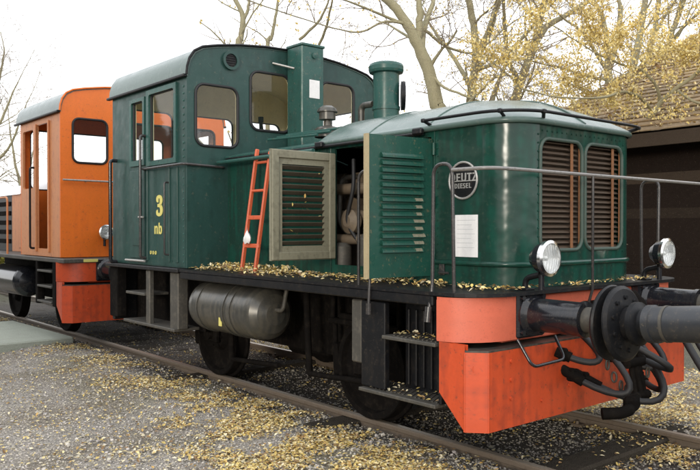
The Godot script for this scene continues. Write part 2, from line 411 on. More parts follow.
func buffer_beam(L: Node3D, red: Material, faded: Material) -> void:
	# front end at x = 0, looking towards +x
	for s in [1.0, -1.0]:
		# rounded corner band
		var m := MB.new()
		var rings: Array = []
		var pl: Array = []
		pl.append(Vector2(-0.32, 1.37))
		for i in 9:
			var a := PI / 2 * i / 8.0
			pl.append(Vector2(-0.32 + 0.29 * sin(a), 1.02 + 0.35 * cos(a)))
		pl.append(Vector2(-0.03, 0.89))
		var r0 := PackedVector3Array(); var r1 := PackedVector3Array()
		for q in pl:
			r0.append(Vector3(q.x, 0.862, q.y * s)); r1.append(Vector3(q.x, 1.15, q.y * s))
		m.loft([r0, r1], Vector3(1, 0, s))
		var rb := PackedVector3Array(); var rt := PackedVector3Array()
		for q in pl:
			var d := Vector3(-0.32, 0, 1.02 * s) - Vector3(q.x, 0, q.y * s)
			d = d.normalized() * 0.03
			rb.append(Vector3(q.x, 0.862, q.y * s) + d); rt.append(Vector3(q.x, 1.15, q.y * s) + d)
		m.loft([rb, rt], Vector3(-1, 0, -s))
		m.loft([r0, rb], Vector3(0, -1, 0)); m.loft([r1, rt], Vector3(0, 1, 0))
		m.span(Vector3(-0.1, 0.864, s * 0.89), Vector3(-0.032, 1.133, s * 0.865), 0.004)
		m.span(Vector3(-0.33, 0.864, s * 1.3), Vector3(-0.305, 1.133, s * 1.368), 0.004)
		part(L, "corner_plate", m, faded)
	var c := MB.new()
	c.span(Vector3(-0.14, 0.84, -1.0), Vector3(-0.08, 1.135, 1.0), 0.008)
	part(L, "buffer_beam", c, faded)
	# plough plate: side facet, chamfer and front
	var p := MB.new()
	var t := 0.03
	var plan := [Vector2(-0.30, 1.37), Vector2(-0.08, 1.37), Vector2(0.03, 1.27), Vector2(0.03, -1.27), Vector2(-0.09, -1.37), Vector2(-0.30, -1.37)]
	for i in plan.size() - 1:
		var a: Vector2 = plan[i]; var b: Vector2 = plan[i + 1]
		var ya := 0.31; var yb := 0.31
		if i == 0: ya = 0.53
		if i == plan.size() - 2: yb = 0.53
		var nrm := Vector2(b.y - a.y, -(b.x - a.x)).normalized() * -1.0
		var o := Vector3(nrm.x, 0, nrm.y)
		var A0 := Vector3(a.x, ya, a.y); var yt := 0.861 if (i == 0 or i == plan.size() - 2) else 0.815
		var A1 := Vector3(a.x, yt, a.y); var B0 := Vector3(b.x, yb, b.y); var B1 := Vector3(b.x, yt, b.y)
		p.quado(A0, B0, B1, A1, o)
		var k := o * -t
		p.quado(A0 + k, B0 + k, B1 + k, A1 + k, -o)
		p.quado(A0, B0, B0 + k, A0 + k, Vector3(0, -1, 0))
	p.quado(Vector3(-0.3, 0.53, 1.37), Vector3(-0.3, 0.845, 1.37), Vector3(-0.3, 0.845, 1.34), Vector3(-0.3, 0.53, 1.34), Vector3(-1, 0, 0))
	p.quado(Vector3(-0.3, 0.53, -1.37), Vector3(-0.3, 0.845, -1.37), Vector3(-0.3, 0.845, -1.34), Vector3(-0.3, 0.53, -1.34), Vector3(-1, 0, 0))
	part(L, "plough_plate", p, red)
	for q in [Vector2(-0.08, 1.37), Vector2(0.03, 1.27), Vector2(0.03, -1.27), Vector2(-0.08, -1.37)]:
		var wd := MB.new()
		wd.tube([Vector3(q.x - 0.004, 0.312, q.y - signf(q.y) * 0.004), Vector3(q.x - 0.004, 0.812, q.y - signf(q.y) * 0.004)], 0.008, 8)
		part(L, "weld_bead", wd, red)
	var top := MB.new()
	var tp := PackedVector2Array()
	for q in plan: tp.append(Vector2(q.x - 0.006, -q.y * 0.994))
	top.plate(ccw(tp), [], 0.012, XF(Basis(Vector3(1, 0, 0), Vector3(0, 0, -1), Vector3(0, 1, 0)), Vector3(0, 0.813, 0)))
	part(L, "plough_ledge", top, M.tank)
	var e := MB.new()
	for q in [Vector2(0.74, 1.05), Vector2(0.62, 1.05), Vector2(0.5, 1.05), Vector2(0.44, 0.72), Vector2(0.68, 0.72), Vector2(0.5, 0.4), Vector2(0.72, 0.1), Vector2(0.5, -0.4), Vector2(0.72, -0.5), Vector2(0.45, -0.8)]:
		bolt(e, Vector3(0.03, q.x, q.y), Vector3(1, 0, 0), 0.014)
	bolt(e, Vector3(-0.05, 0.71, 1.312), Vector3(0.8, 0, 0.6), 0.024)
	part(L, "bolts", e, red).set_meta("kind", "stuff")

func headlight(L: Node3D, at: Vector3, r := 0.11) -> void:
	var bs := ALONG
	var m := MB.new()
	m.lathe([Vector2(0.0, -0.13), Vector2(r * 0.5, -0.12), Vector2(r * 0.85, -0.07), Vector2(r * 0.97, -0.02), Vector2(r * 0.97, 0.0)], 28, XF(bs, at))
	m.tube([at + Vector3(-0.06, -r, 0), at + Vector3(-0.06, -r - 0.1, 0)], 0.02, 8)
	var h := part(L, "headlight", m, M.black_gloss)
	var ring := MB.new()
	ring.lathe([Vector2(r * 0.97, -0.02), Vector2(r * 1.07, -0.012), Vector2(r * 1.07, 0.012), Vector2(r * 0.9, 0.02), Vector2(r * 0.88, 0.008)], 32, XF(bs, at))
	part(h, "rim", ring, M.chrome)
	var rf := MB.new()
	var bowl: Array = []
	for i in 8:
		var t := i / 7.0
		bowl.append(Vector2(r * 0.9 * (1.0 - t) + 0.004, 0.004 - 0.055 * (1.0 - pow(1.0 - t, 2))))
	rf.lathe(bowl, 28, XF(bs, at))
	rf.lathe([Vector2(0.018, -0.05), Vector2(0.018, -0.015), Vector2(0.0, -0.008)], 12, XF(bs, at))
	part(h, "reflector", rf, M.silver)
	var l := MB.new()
	var pr: Array = []
	for i in 7:
		var t := float(i) / 6
		pr.append(Vector2(r * 0.9 * (1 - t), 0.008 + 0.022 * (1 - pow(1 - t, 2))))
	l.lathe(pr, 28, XF(bs, at))
	for k in 7:
		var zz := (k - 3) * r * 0.24
		var hh := sqrt(maxf(0.0, pow(r * 0.85, 2) - zz * zz))
		var d := 0.008 + 0.022 * (1 - pow(absf(zz) / (r * 0.9), 2)) * 0.75
		l.tube([at + Vector3(0.012, -hh, zz), at + Vector3(d + 0.004, 0, zz), at + Vector3(0.012, hh, zz)], 0.003, 5)
	part(h, "lens", l, M.lens)

func wheel(L: Node3D, x: float, z: float, r := 0.43) -> void:
	var s := signf(z)
	var bs := Basis(Vector3(1, 0, 0), Vector3(0, 0, s), Vector3(0, -s, 0))
	var m := MB.new()
	m.lathe([Vector2(0.0, -0.06), Vector2(r + 0.028, -0.06), Vector2(r + 0.028, -0.035), Vector2(r + 0.002, -0.02), Vector2(r - 0.006, 0.07), Vector2(r - 0.06, 0.075), Vector2(r - 0.075, 0.03), Vector2(0.16, 0.02), Vector2(0.13, 0.075), Vector2(0.09, 0.1), Vector2(0.0, 0.1)], 40, XF(bs, Vector3(x, r, z)))
	var w := part(L, "wheel", m, M.under)
	var t := MB.new()
	t.lathe([Vector2(r - 0.062, 0.0765), Vector2(r - 0.012, 0.0765), Vector2(r - 0.012, 0.07)], 40, XF(bs, Vector3(x, r, z)))
	part(w, "tyre", t, M.under)
	var h := MB.new()
	for k in 6: bolt(h, Vector3(x + cos(k * TAU / 6) * 0.11, r + sin(k * TAU / 6) * 0.11, z + s * 0.08), Vector3(0, 0, s), 0.018)
	part(w, "hub_bolts", h, M.under).set_meta("kind", "stuff")

func hood_plan(inset: float, front := -0.12, rear := -3.86, hw := 0.82, k := 9, near_from := 1e9) -> Array:
	var w := hw - inset; var f := front - inset
	var R := clampf(0.28 + 0.55 * maxf(inset, 0.0), 0.0, w - 0.0001)
	if inset < 0: R = 0.28 - inset
	var out: Array = [Vector2(rear, w), Vector2(lerpf(rear, f - R, 0.5), w)]
	for i in k + 1:
		var a := PI / 2 * i / k
		out.append(Vector2(f - R + R * sin(a), w - R + R * cos(a)))
	for i in k + 1:
		var a := PI / 2 * (1.0 - float(i) / k)
		out.append(Vector2(f - R + R * sin(a), -(w - R + R * cos(a))))
	out.append(Vector2(lerpf(rear, f - R, 0.5), -w)); out.append(Vector2(rear, -w))
	return out

func ring_at(plan: Array, y: float) -> PackedVector3Array:
	var p := PackedVector3Array()
	for q in plan: p.append(Vector3(q.x, y, q.y))
	return p

func hood_roof(L: Node3D, rear: float, tone: Material) -> void:
	var split := -2.25
	var m := MB.new()
	var rings: Array = []
	rings.append(ring_at(hood_plan(-0.012, -0.12, split), 2.33))
	rings.append(ring_at(hood_plan(-0.035, -0.12, split), 2.333))
	rings.append(ring_at(hood_plan(-0.04, -0.12, split), 2.35))
	rings.append(ring_at(hood_plan(-0.035, -0.12, split), 2.368))
	var arch: Array = []
	for i in 15:
		var d := 0.82 * pow(i / 14.0, 1.4)
		var y := 2.375 + 0.255 * (1.0 - pow(1.0 - d / 0.82, 2.5))
		rings.append(ring_at(hood_plan(d - 0.02 * (1 - i / 14.0), -0.12, split), y))
		arch.append(Vector2(0.82 - d, y))
	m.loft(rings, Vector3(0, 1, 0))
	for i in arch.size() - 1:
		for s in [1.0, -1.0]:
			m.quado(Vector3(split, 2.34, s * arch[i].x), Vector3(split, arch[i].y, s * arch[i].x), Vector3(split, arch[i + 1].y, s * arch[i + 1].x), Vector3(split, 2.34, s * arch[i + 1].x), Vector3(-1, 0, 0))
	part(L, "hood_roof", m, tone)
	# flatter roof section between the dome and the cab
	var r := MB.new()
	var rows: Array = []
	for x in [rear, (rear + split) * 0.5, split + 0.01]:
		var p := PackedVector3Array()
		for i in 21:
			var t := -1.0 + i / 10.0
			p.append(Vector3(x, 2.345 + 0.11 * (1.0 - pow(absf(t), 2.6)), t * 0.85))
		rows.append(p)
	r.loft(rows, Vector3(0, 1, 0))
	for s in [1.0, -1.0]: r.span(Vector3(rear, 2.325, s * 0.822), Vector3(split - 0.001, 2.352, s * 0.856), 0.006)
	part(L, "rear_hood_roof", r, M.duct_green)

func cab_profile() -> Array:
	# half of the roof arch in (Z, Y), from the near eave to the ridge
	return [Vector2(1.31, 3.16), Vector2(1.302, 3.24), Vector2(1.275, 3.33), Vector2(1.22, 3.41), Vector2(1.125, 3.465), Vector2(0.95, 3.505), Vector2(0.669, 3.55), Vector2(0.35, 3.58), Vector2(0.0, 3.592)]

func cab_wall_poly(half: float, y0: float, drop := 0.012) -> PackedVector2Array:
	var p := PackedVector2Array([Vector2(-half, y0), Vector2(half, y0)])
	var pf := cab_profile()
	for q in pf: p.append(Vector2(minf(q.x, half), q.y - drop))
	for i in range(pf.size() - 2, -1, -1): p.append(Vector2(-minf(pf[i].x, half), pf[i].y - drop))
	return ccw(p)

func cab_roof(L: Node3D, x0: float, x1: float, tone: Material, rim: Material) -> void:
	var full: Array = []
	var pf := cab_profile()
	for q in pf: full.append(q)
	for i in range(pf.size() - 2, -1, -1): full.append(Vector2(-pf[i].x, pf[i].y))
	var rings: Array = []
	for x in [x0, lerpf(x0, x1, 0.33), lerpf(x0, x1, 0.66), x1]:
		var p := PackedVector3Array()
		for q in full: p.append(Vector3(x, q.y, q.x))
		rings.append(p)
	var m := MB.new()
	m.loft(rings, Vector3(0, 1, 0))
	var inner: Array = []
	for x in [x0, x1]:
		var p := PackedVector3Array()
		for q in full: p.append(Vector3(x, q.y - 0.02, q.x * 0.985))
		inner.append(p)
	m.loft(inner, Vector3(0, -1, 0))
	for e in [0, 1]:
		m.loft([rings[0 if e == 0 else 3], inner[e]], Vector3(-1 if e == 0 else 1, 0, 0))
	part(L, "cab_roof", m, tone)
	var lip := MB.new()
	var lp: Array = []
	for q in full: lp.append(Vector3(x1 + 0.006, q.y, q.x))
	lip.tube(lp, 0.014, 6)
	part(L, "roof_rim", lip, rim)
	for s in [1.0, -1.0]:
		var g := MB.new()
		g.span(Vector3(x0, 3.135, s * 1.3), Vector3(x1 + 0.0, 3.165, s * 1.345), 0.008)
		part(L, "gutter", g, M.black)

func leaf_patch(called: String, label: String, spots: Array, rg: RandomNumberGenerator, size := 0.05) -> void:
	# spots: array of [Vector3 position, tilt]
	var lm := leaf_mesh(size)
	var mm := MultiMesh.new()
	mm.transform_format = MultiMesh.TRANSFORM_3D; mm.use_colors = true; mm.mesh = lm
	mm.instance_count = spots.size()
	for i in spots.size():
		var b := Basis(Vector3(0, 1, 0), rg.randf() * TAU) * Basis(Vector3(1, 0, 0), rg.randfn(0, spots[i][1])) * Basis(Vector3(0, 0, 1), rg.randfn(0, spots[i][1]))
		var ls := rg.randf_range(0.45, 1.5)
		b = b.scaled(Vector3(ls * rg.randf_range(0.7, 1.1), ls * rg.randf_range(0.4, 1.5), ls))
		mm.set_instance_transform(i, Transform3D(b, spots[i][0]))
		mm.set_instance_color(i, leaf_colour(rg))
	var o := MultiMeshInstance3D.new()
	o.name = numbered(self, called)
	o.multimesh = mm; o.material_override = M.litter
	add_child(o, true)
	tag(o, label, "leaves", "", "stuff")

func leaf_colour(rg: RandomNumberGenerator) -> Color:
	var t := rg.randf()
	var c: Color
	if t < 0.26: c = Color(0.64, 0.48, 0.15)
	elif t < 0.52: c = Color(0.7, 0.57, 0.28)
	elif t < 0.67: c = Color(0.5, 0.32, 0.1)
	elif t < 0.82: c = Color(0.25, 0.15, 0.065)
	else: c = Color(0.7, 0.62, 0.42)
	return c * rg.randf_range(0.72, 1.15)

func leaf_mesh(s: float) -> ArrayMesh:
	var m := MB.new()
	m.use_c = true
	var o := [Vector3(0, 0, -0.55), Vector3(0.2, 0.03, -0.35), Vector3(0.33, 0.09, 0.0), Vector3(0.2, 0.07, 0.3), Vector3(0, 0.02, 0.55), Vector3(-0.2, 0.05, 0.3), Vector3(-0.33, 0.1, 0.0), Vector3(-0.2, 0.04, -0.35)]
	var mid := Vector3(0, -0.02, 0)
	for i in 8: m.tri(mid * s, o[(i + 1) % 8] * s, o[i] * s)
	return m.mesh()

# ------------------------------------------------------------------ the green locomotive
func green_locomotive() -> void:
	var L := thing("green_locomotive", "dark green diesel shunter with red buffer beam and open hood doors", "locomotive")
	# running board with rounded front corners
	var m := MB.new()
	var pl := PackedVector2Array([Vector2(-3.9, 1.375), Vector2(-3.9, -1.375)])
	for i in 9:
		var a := PI / 2 * (8 - i) / 8.0
		pl.append(Vector2(-0.33 + 0.365 * sin(PI / 2 - a), -(1.01 + 0.365 * cos(PI / 2 - a))))
	for i in 9:
		var a := PI / 2 * i / 8.0
		pl.append(Vector2(-0.33 + 0.365 * cos(a), 1.01 + 0.365 * sin(a)))
	var up := PackedVector2Array()
	for q in pl: up.append(Vector2(q.x, -q.y))
	m.plate(ccw(up), [], 0.024, XF(Basis(Vector3(1, 0, 0), Vector3(0, 0, -1), Vector3(0, 1, 0)), Vector3(0, 1.156, 0)))
	part(L, "running_board", m, M.black)
	for s in [1.0, -1.0]:
		var e := MB.new()
		e.span(Vector3(-3.88, 1.085, s * 1.32), Vector3(-0.36, 1.1545, s * 1.372), 0.008)
		part(L, "board_edge", e, M.black)
		var f := MB.new()
		f.span(Vector3(-5.68, 0.42, s * 0.56), Vector3(-0.12, 1.14, s * 0.6), 0.005)
		part(L, "frame_plate", f, M.under)
		for x in [-1.62, -4.12]: wheel(L, x, s * 0.73)
		for x in [-1.62, -4.12]:
			var br := MB.new()
			br.box(Vector3(x - 0.46, 0.44, s * 0.76), Vector3(0.07, 0.3, 0.1), 0.02, Basis(Vector3(0, 0, 1), 0.1))
			br.tube([Vector3(x - 0.5, 0.35, s * 0.76), Vector3(x - 0.52, 1.1, s * 0.76)], 0.022, 8)
			part(L, "brake_shoe", br, M.under)
			var ab := MB.new()
			ab.box(Vector3(x, 0.5, s * 0.86), Vector3(0.24, 0.26, 0.06), 0.03)
			ab.tube([Vector3(x, 0.47, s * 0.88), Vector3(x, 0.47, s * 0.93)], 0.07, 12)
			ab.box(Vector3(x, 0.8, s * 0.86), Vector3(0.9, 0.05, 0.07), 0.01)
			ab.box(Vector3(x, 0.85, s * 0.86), Vector3(0.6, 0.05, 0.07), 0.01)
			ab.tube([Vector3(x - 0.42, 0.8, s * 0.86), Vector3(x - 0.42, 1.12, s * 0.86)], 0.025, 8)
			ab.tube([Vector3(x + 0.42, 0.8, s * 0.86), Vector3(x + 0.42, 1.12, s * 0.86)], 0.025, 8)
			part(L, "axle_box", ab, M.under)
	for x in [-1.62, -4.12]:
		var ax := MB.new()
		ax.tube([Vector3(x, 0.43, -0.8), Vector3(x, 0.43, 0.8)], 0.07, 12)
		part(L, "axle", ax, M.under)
	var tr := MB.new()
	tr.span(Vector3(-5.6, 0.55, -0.55), Vector3(-0.3, 1.05, 0.55), 0.02)
	tr.span(Vector3(-3.4, 0.3, -0.4), Vector3(-2.5, 0.6, 0.4), 0.05)
	part(L, "transmission_housing", tr, M.under)
	for q in [[-2.35, 0.92, 0.3], [-3.7, 0.9, 0.25]]:
		var rd := MB.new()
		rd.tube([Vector3(q[0], 1.1, q[1]), Vector3(q[0] + 0.05, q[2], q[1])], 0.03, 8)
		rd.tube([Vector3(q[0] + 0.05, q[2], q[1]), Vector3(q[0] + 0.9, q[2] + 0.05, q[1])], 0.025, 8)
		part(L, "brake_rod", rd, M.under)
	# air tank
	var tk := MB.new()
	var cap: Array = [Vector2(0.0, -0.12), Vector2(0.1, -0.108), Vector2(0.18, -0.075), Vector2(0.235, -0.02), Vector2(0.25, 0.05), Vector2(0.25, 1.02), Vector2(0.235, 1.09), Vector2(0.18, 1.145), Vector2(0.1, 1.178), Vector2(0.0, 1.19)]
	var tx := XF(ALONG, Vector3(-3.74, 0.82, 1.1))
	tk.lathe(cap, 36, tx)
	var tank := part(L, "air_tank", tk, M.tank)
	var tk2 := MB.new()
	tk2.lathe(cap, 28, XF(ALONG, Vector3(-3.74, 0.82, -1.1)))
	part(L, "air_tank", tk2, M.tank)  # mirrored far tank, added to close the bright gap under the frame
	var bb := MB.new()
	bb.span(Vector3(-2.4, 0.3, -1.3), Vector3(-1.3, 1.08, -0.9), 0.02)
	part(L, "added_gap_box", bb, M.under)  # invented far-side box that hides the bright ground beyond the wheels
	for x in [0.13, 0.62, 0.74]:
		var bd := MB.new()
		bd.lathe([Vector2(0.25, x), Vector2(0.259, x), Vector2(0.259, x + 0.05), Vector2(0.25, x + 0.05)], 36, tx)
		part(tank, "band", bd, M.tank)
	var tp := MB.new()
	tp.tube(bent([Vector3(-2.56, 0.86, 1.1), Vector3(-2.45, 0.86, 1.1), Vector3(-2.45, 1.1, 1.05)], 0.05), 0.02, 8)
	part(tank, "pipe", tp, M.step)
	var tl := MB.new()
	tl.box(Vector3(-3.14, 0.72, 1.335), Vector3(0.05, 0.09, 0.012), 0.004)
	part(tank, "tank_label", tl, M.yellow)
	buffer_beam(L, M.red, M.red_faded)
	for z in [0.77, -0.77]: buffer(L, -0.03, 1.0, 1.02, z, M.black_gloss)
	# rear beam, buffers
	var rb := MB.new()
	rb.span(Vector3(-5.74, 0.5, -1.3), Vector3(-5.68, 1.14, 1.3), 0.01)
	part(L, "rear_beam", rb, M.black)
	for z in [0.77, -0.77]: buffer(L, -5.74, -1.0, 1.02, z, M.black_gloss)
	# shunter's handle below the buffer
	for z in [0.77, -0.77]:
		var hd := MB.new()
		hd.tube(bent([Vector3(0.02, 0.87, z + 0.2), Vector3(0.12, 0.7, z + 0.17), Vector3(0.14, 0.72, z - 0.16), Vector3(0.03, 0.86, z - 0.2)], 0.05), 0.011, 8)
		part(L, "shunter_handle", hd, M.black_gloss)
	# drawhook, screw coupling and hoses
	var hk := MB.new()
	hk.box(Vector3(0.0, 0.96, 0), Vector3(0.2, 0.2, 0.2), 0.03)
	hk.tube(bent([Vector3(0.05, 0.98, 0), Vector3(0.28, 0.98, 0), Vector3(0.36, 1.06, 0), Vector3(0.28, 1.14, 0)], 0.06), [0.06, 0.055, 0.05, 0.05, 0.05, 0.05, 0.05, 0.045, 0.045, 0.04, 0.04, 0.035, 0.03, 0.03], 10)
	part(L, "drawhook", hk, M.under)
	var sc := MB.new()
	for s in [-1, 1]:
		sc.tube([Vector3(0.24, 0.98, s * 0.06), Vector3(0.3, 0.66, s * 0.07)], 0.02, 8)
		sc.tube([Vector3(0.3, 0.64, s * 0.05), Vector3(0.34, 0.42, s * 0.06)], 0.02, 8)
	sc.tube([Vector3(0.3, 0.65, -0.11), Vector3(0.3, 0.65, 0.11)], 0.035, 10)
	sc.tube([Vector3(0.34, 0.42, -0.1), Vector3(0.34, 0.42, 0.1)], 0.035, 10)
	sc.tube([Vector3(0.3, 0.66, 0.0), Vector3(0.35, 0.4, 0.0)], 0.022, 8)
	sc.box(Vector3(0.36, 0.4, 0.14), Vector3(0.1, 0.1, 0.22), 0.03, Basis(Vector3(0, 1, 0), 0.4))
	sc.tube(bent([Vector3(0.34, 0.42, 0.06), Vector3(0.42, 0.36, 0.3), Vector3(0.3, 0.35, 0.42)], 0.08), 0.04, 10)
	part(L, "screw_coupling", sc, M.under)
	for q in [[0.28, 0.36, 0.34, 0.5], [-0.34, 0.3, 0.42, 0.4], [-0.1, 0.24, -0.1, 0.6], [0.16, 0.46, -0.05, 0.36], [-0.22, 0.42, 0.62, 0.58], [0.4, 0.2, 0.32, 0.3]]:
		var hs := MB.new()
		hs.tube([Vector3(0.02, 0.9, q[0]), Vector3(0.1, 0.9, q[0])], 0.032, 8)
		var pts: Array = []
		for i in 15:
			var t := i / 14.0
			pts.append(Vector3(0.08 + q[1] * sin(t * PI) , 0.9 - q[3] * sin(t * PI * (0.52 + q[1] * 0.4)) + 0.12 * t, q[0] + (q[2] - 0.2) * t * 1.2 - 0.05 * sin(t * PI)))
		hs.tube(pts, 0.023, 10)
		part(L, "brake_hose", hs, M.rubber)
		var cp := MB.new()
		cp.tube([pts[13], pts[14] + (pts[14] - pts[13])], 0.036, 10)
		cp.box(pts[14], Vector3(0.06, 0.09, 0.05), 0.015)
		part(L, "hose_coupling", cp, M.under)

	# safety chain below the hook
	for k in 9:
		var ln := MB.new()
		var lp: Array = []
		var t := k / 8.0
		var cpos := Vector3(0.1 + 0.22 * t, 0.86 - 0.42 * sin(t * PI * 0.75), 0.2 - 0.34 * t)
		for i in 12:
			var a := TAU * i / 12.0
			var v := Vector3(0, cos(a) * 0.036, sin(a) * 0.02) if k % 2 == 0 else Vector3(sin(a) * 0.02, cos(a) * 0.036, 0)
			lp.append(cpos + v)
		ln.tube(lp, 0.008, 5, false, true)
		part(L, "chain_link", ln, M.step)
	# front steps
	for s in [1.0, -1.0]:
		var st := MB.new()
		st.span(Vector3(-1.1, 0.45, s * 1.3), Vector3(-0.845, 1.07, s * 1.35), 0.006)
		part(L, "step_side_plate", st, M.black)
		var bk := MB.new()
		bk.span(Vector3(-0.85, 0.42, s * 1.12), Vector3(-0.3, 1.14, s * 1.14), 0.004)
		bk.span(Vector3(-0.325, 0.44, s * 1.12), Vector3(-0.302, 1.14, s * 1.35), 0.004)
		for k in 7: bk.span(Vector3(-0.82 + k * 0.075, 0.47, s * 1.14), Vector3(-0.79 + k * 0.075, 1.02, s * 1.165), 0.008)
		part(L, "step_back_plate", bk, M.black)
		for q in [[0.845, -0.84, -0.325, 1.1], [0.44, -1.09, -0.325, 1.06]]:
			var td := MB.new()
			td.span(Vector3(q[1], q[0] - 0.025, s * q[3]), Vector3(q[2], q[0], s * 1.385), 0.004)
			for k in int((q[2] - q[1]) / 0.04):
				td.box(Vector3(q[1] + 0.03 + k * 0.04, q[0] + 0.002, s * (q[3] + 1.385) * 0.5), Vector3(0.012, 0.006, 0.24), 0.002, Basis(Vector3(0, 1, 0), 0.5))
			part(L, "step_tread", td, M.step)
		var po := MB.new()
		po.span(Vector3(-1.235, 0.6, s * 1.28), Vector3(-1.12, 1.07, s * 1.33), 0.01)
		part(L, "step_post", po, M.step)
	# cab steps
	for s in [1.0, -1.0]:
		for q in [[-5.72, -5.5, 1.22, 1.34], [-4.69, -4.6, 1.3, 1.36], [-4.16, -3.98, 1.22, 1.34]]:
			var fr := MB.new()
			fr.span(Vector3(q[0], 0.55, s * q[2]), Vector3(q[1], 1.14, s * q[3]), 0.01)
			part(L, "cab_step_post", fr, M.under if q[0] < -5 else M.step)
		var bk := MB.new()
		bk.span(Vector3(-5.7, 0.5, s * 1.0), Vector3(-4.0, 1.14, s * 1.02), 0.004)
		part(L, "cab_step_back", bk, M.under)
		for q in [[0.885, -5.18, -4.7], [0.56, -5.25, -4.0]]:
			var td := MB.new()
			td.span(Vector3(q[1], q[0] - 0.03, s * 1.08), Vector3(q[2], q[0], s * 1.375), 0.005)
			part(L, "cab_step", td, M.step)
		var sl := MB.new()
		sl.span(Vector3(-5.75, 1.145, s * 1.05), Vector3(-3.905, 1.185, s * 1.385), 0.006)
		part(L, "cab_sill", sl, M.black)
	var fl := MB.new()
	fl.span(Vector3(-5.74, 1.15, -1.04), Vector3(-3.91, 1.195, 1.04), 0.004)
	part(L, "cab_floor", fl, M.under)

	# ---------------- cab
	var w1 := rr(-1.2, 2.45, -0.7, 3.085, 0.1); var w2 := rr(-0.54, 2.665, -0.02, 3.3, 0.1)
	var w3 := rr(0.42, 2.665, 0.92, 3.3, 0.1); var w4 := rr(0.98, 2.45, 1.2, 3.085, 0.08)
	var holes := [w1, w2, w3]
	var fw := MB.new()
	fw.plate(cab_wall_poly(1.298, 1.19), holes, 0.03, XF(FRONT, Vector3(-3.89, 0, 0)))
	var fwp := part(L, "cab_front_wall", fw, M.cab_green)
	var fi := MB.new()
	fi.plate(cab_wall_poly(1.25, 1.22, 0.05), holes, 0.006, XF(FRONT, Vector3(-3.9, 0, 0)))
	part(L, "cab_front_lining", fi, M.lining)
	for h in holes: window(L, h, XF(FRONT, Vector3(-3.857, 0, 0)))
	var r1 := rr(-1.12, 2.4, -0.52, 3.05, 0.1); var r2 := rr(-0.36, 2.4, 0.36, 3.05, 0.1); var r3 := rr(0.52, 2.4, 1.12, 3.05, 0.1)
	var rw := MB.new()
	rw.plate(cab_wall_poly(1.298, 1.19), [r1, r2, r3], 0.03, XF(FRONT, Vector3(-5.72, 0, 0)))
	part(L, "cab_rear_wall", rw, M.cab_green)
	var ri := MB.new()
	ri.plate(cab_wall_poly(1.25, 1.22, 0.05), [r1, r2, r3], 0.006, XF(FRONT, Vector3(-5.685, 0, 0)))
	part(L, "cab_rear_lining", ri, M.lining)
	for h in [r1, r2, r3]: window(L, h, XF(FRONT, Vector3(-5.705, 0, 0)))
	for s in [1.0, -1.0]:
		var d1 := rr(-5.15, 2.36, -4.855, 3.02, 0.02, 2); var d2 := rr(-4.7, 2.33, -4.11, 3.06, 0.03, 2)
		if s < 0:
			d1 = rr(-5.55, 1.3, -4.87, 3.05, 0.02, 2); d2 = rr(-4.74, 2.3, -3.98, 3.08, 0.03, 2)  # unseen far-side openings, enlarged to let more light into the cab
		var sw := MB.new()
		sw.plate(rect(-5.688, 1.19, -3.892, 3.15), [d1, d2], 0.03, XF(Basis.IDENTITY, Vector3(0, 0, 1.268 if s > 0 else -1.298)))
		part(L, "cab_side_wall", sw, M.cab_green)
		var si := MB.new()
		si.plate(rect(-5.67, 1.22, -3.91, 3.13), [d1, d2], 0.006, XF(Basis.IDENTITY, Vector3(0, 0, 1.255 if s > 0 else -1.261)))
		part(L, "cab_side_lining", si, M.lining)
		if s > 0: window(L, d1, XF(Basis.IDENTITY, Vector3(0, 0, s * 1.285)), 0.012)
		window(L, d2, XF(Basis.IDENTITY, Vector3(0, 0, s * 1.285)), 0.012)
		# window frames
		for q in [[d1, -5.2, 2.3, -4.81, 3.06], [d2, -4.76, 2.28, -4.06, 3.11]]:
			if s < 0: continue
			var f := MB.new()
			f.plate(rect(q[1], q[2], q[3], q[4]), [q[0]], 0.022, XF(Basis.IDENTITY, Vector3(0, 0, 1.299 if s > 0 else -1.321)))
			part(L, "window_frame", f, M.duct_green)
		var dr := MB.new()
		if s > 0: dr.span(Vector3(-5.2, 1.26, s * 1.299), Vector3(-4.81, 2.25, s * 1.318), 0.006)
		if s < 0: dr.span(Vector3(-5.0 - 0.85, 1.26, s * 1.33), Vector3(-5.57, 3.06, s * 1.35), 0.006)
		else: dr.span(Vector3(-5.12, 1.4, s * 1.318), Vector3(-4.89, 2.15, s * 1.326), 0.008)
		var door := part(L, "cab_door", dr, M.cab_green)
		var dh := MB.new()
		dh.tube(bent([Vector3(-4.86, 1.72, s * 1.32), Vector3(-4.86, 1.72, s * 1.37), Vector3(-4.74, 1.72, s * 1.37)], 0.03), 0.012, 8)
		part(door, "door_handle", dh, M.steel_rod)
		var lo := MB.new()
		lo.span(Vector3(-5.68 if s > 0 else -4.84, 1.2, s * 1.2985), Vector3(-3.9, 2.235, s * 1.3015), 0.001)
		part(L, "lower_side_panel", lo, M.cab_green)
		# ribs and seams on the lower wall
		for x in [-4.78, -4.26, -4.08]:
			var rbm := MB.new()
			rbm.span(Vector3(x, 1.24, s * 1.299), Vector3(x + 0.035, 2.24, s * 1.312), 0.005)
			part(L, "wall_rib", rbm, M.cab_green)
		# corner beading with rivets
		var cb := MB.new()
		for k in 26:
			cb.lathe([Vector2(0.013, 0.0), Vector2(0.01, 0.006), Vector2(0.0, 0.008)], 8, XF(Basis(Vector3(1, 0, 0), Vector3(0, 0, s), Vector3(0, -s, 0)), Vector3(-3.93, 1.25 + k * 0.072, s * 1.2985)))
		part(L, "rivets", cb, M.duct_green).set_meta("kind", "stuff")
		var gr := MB.new()
		gr.tube(bent([Vector3(-5.6, 1.2, s * 1.3), Vector3(-5.6, 1.2, s * 1.38), Vector3(-5.6, 2.4, s * 1.38), Vector3(-5.6, 2.4, s * 1.3)], 0.04), 0.022, 8)
		part(L, "grab_rail", gr, M.black_gloss)
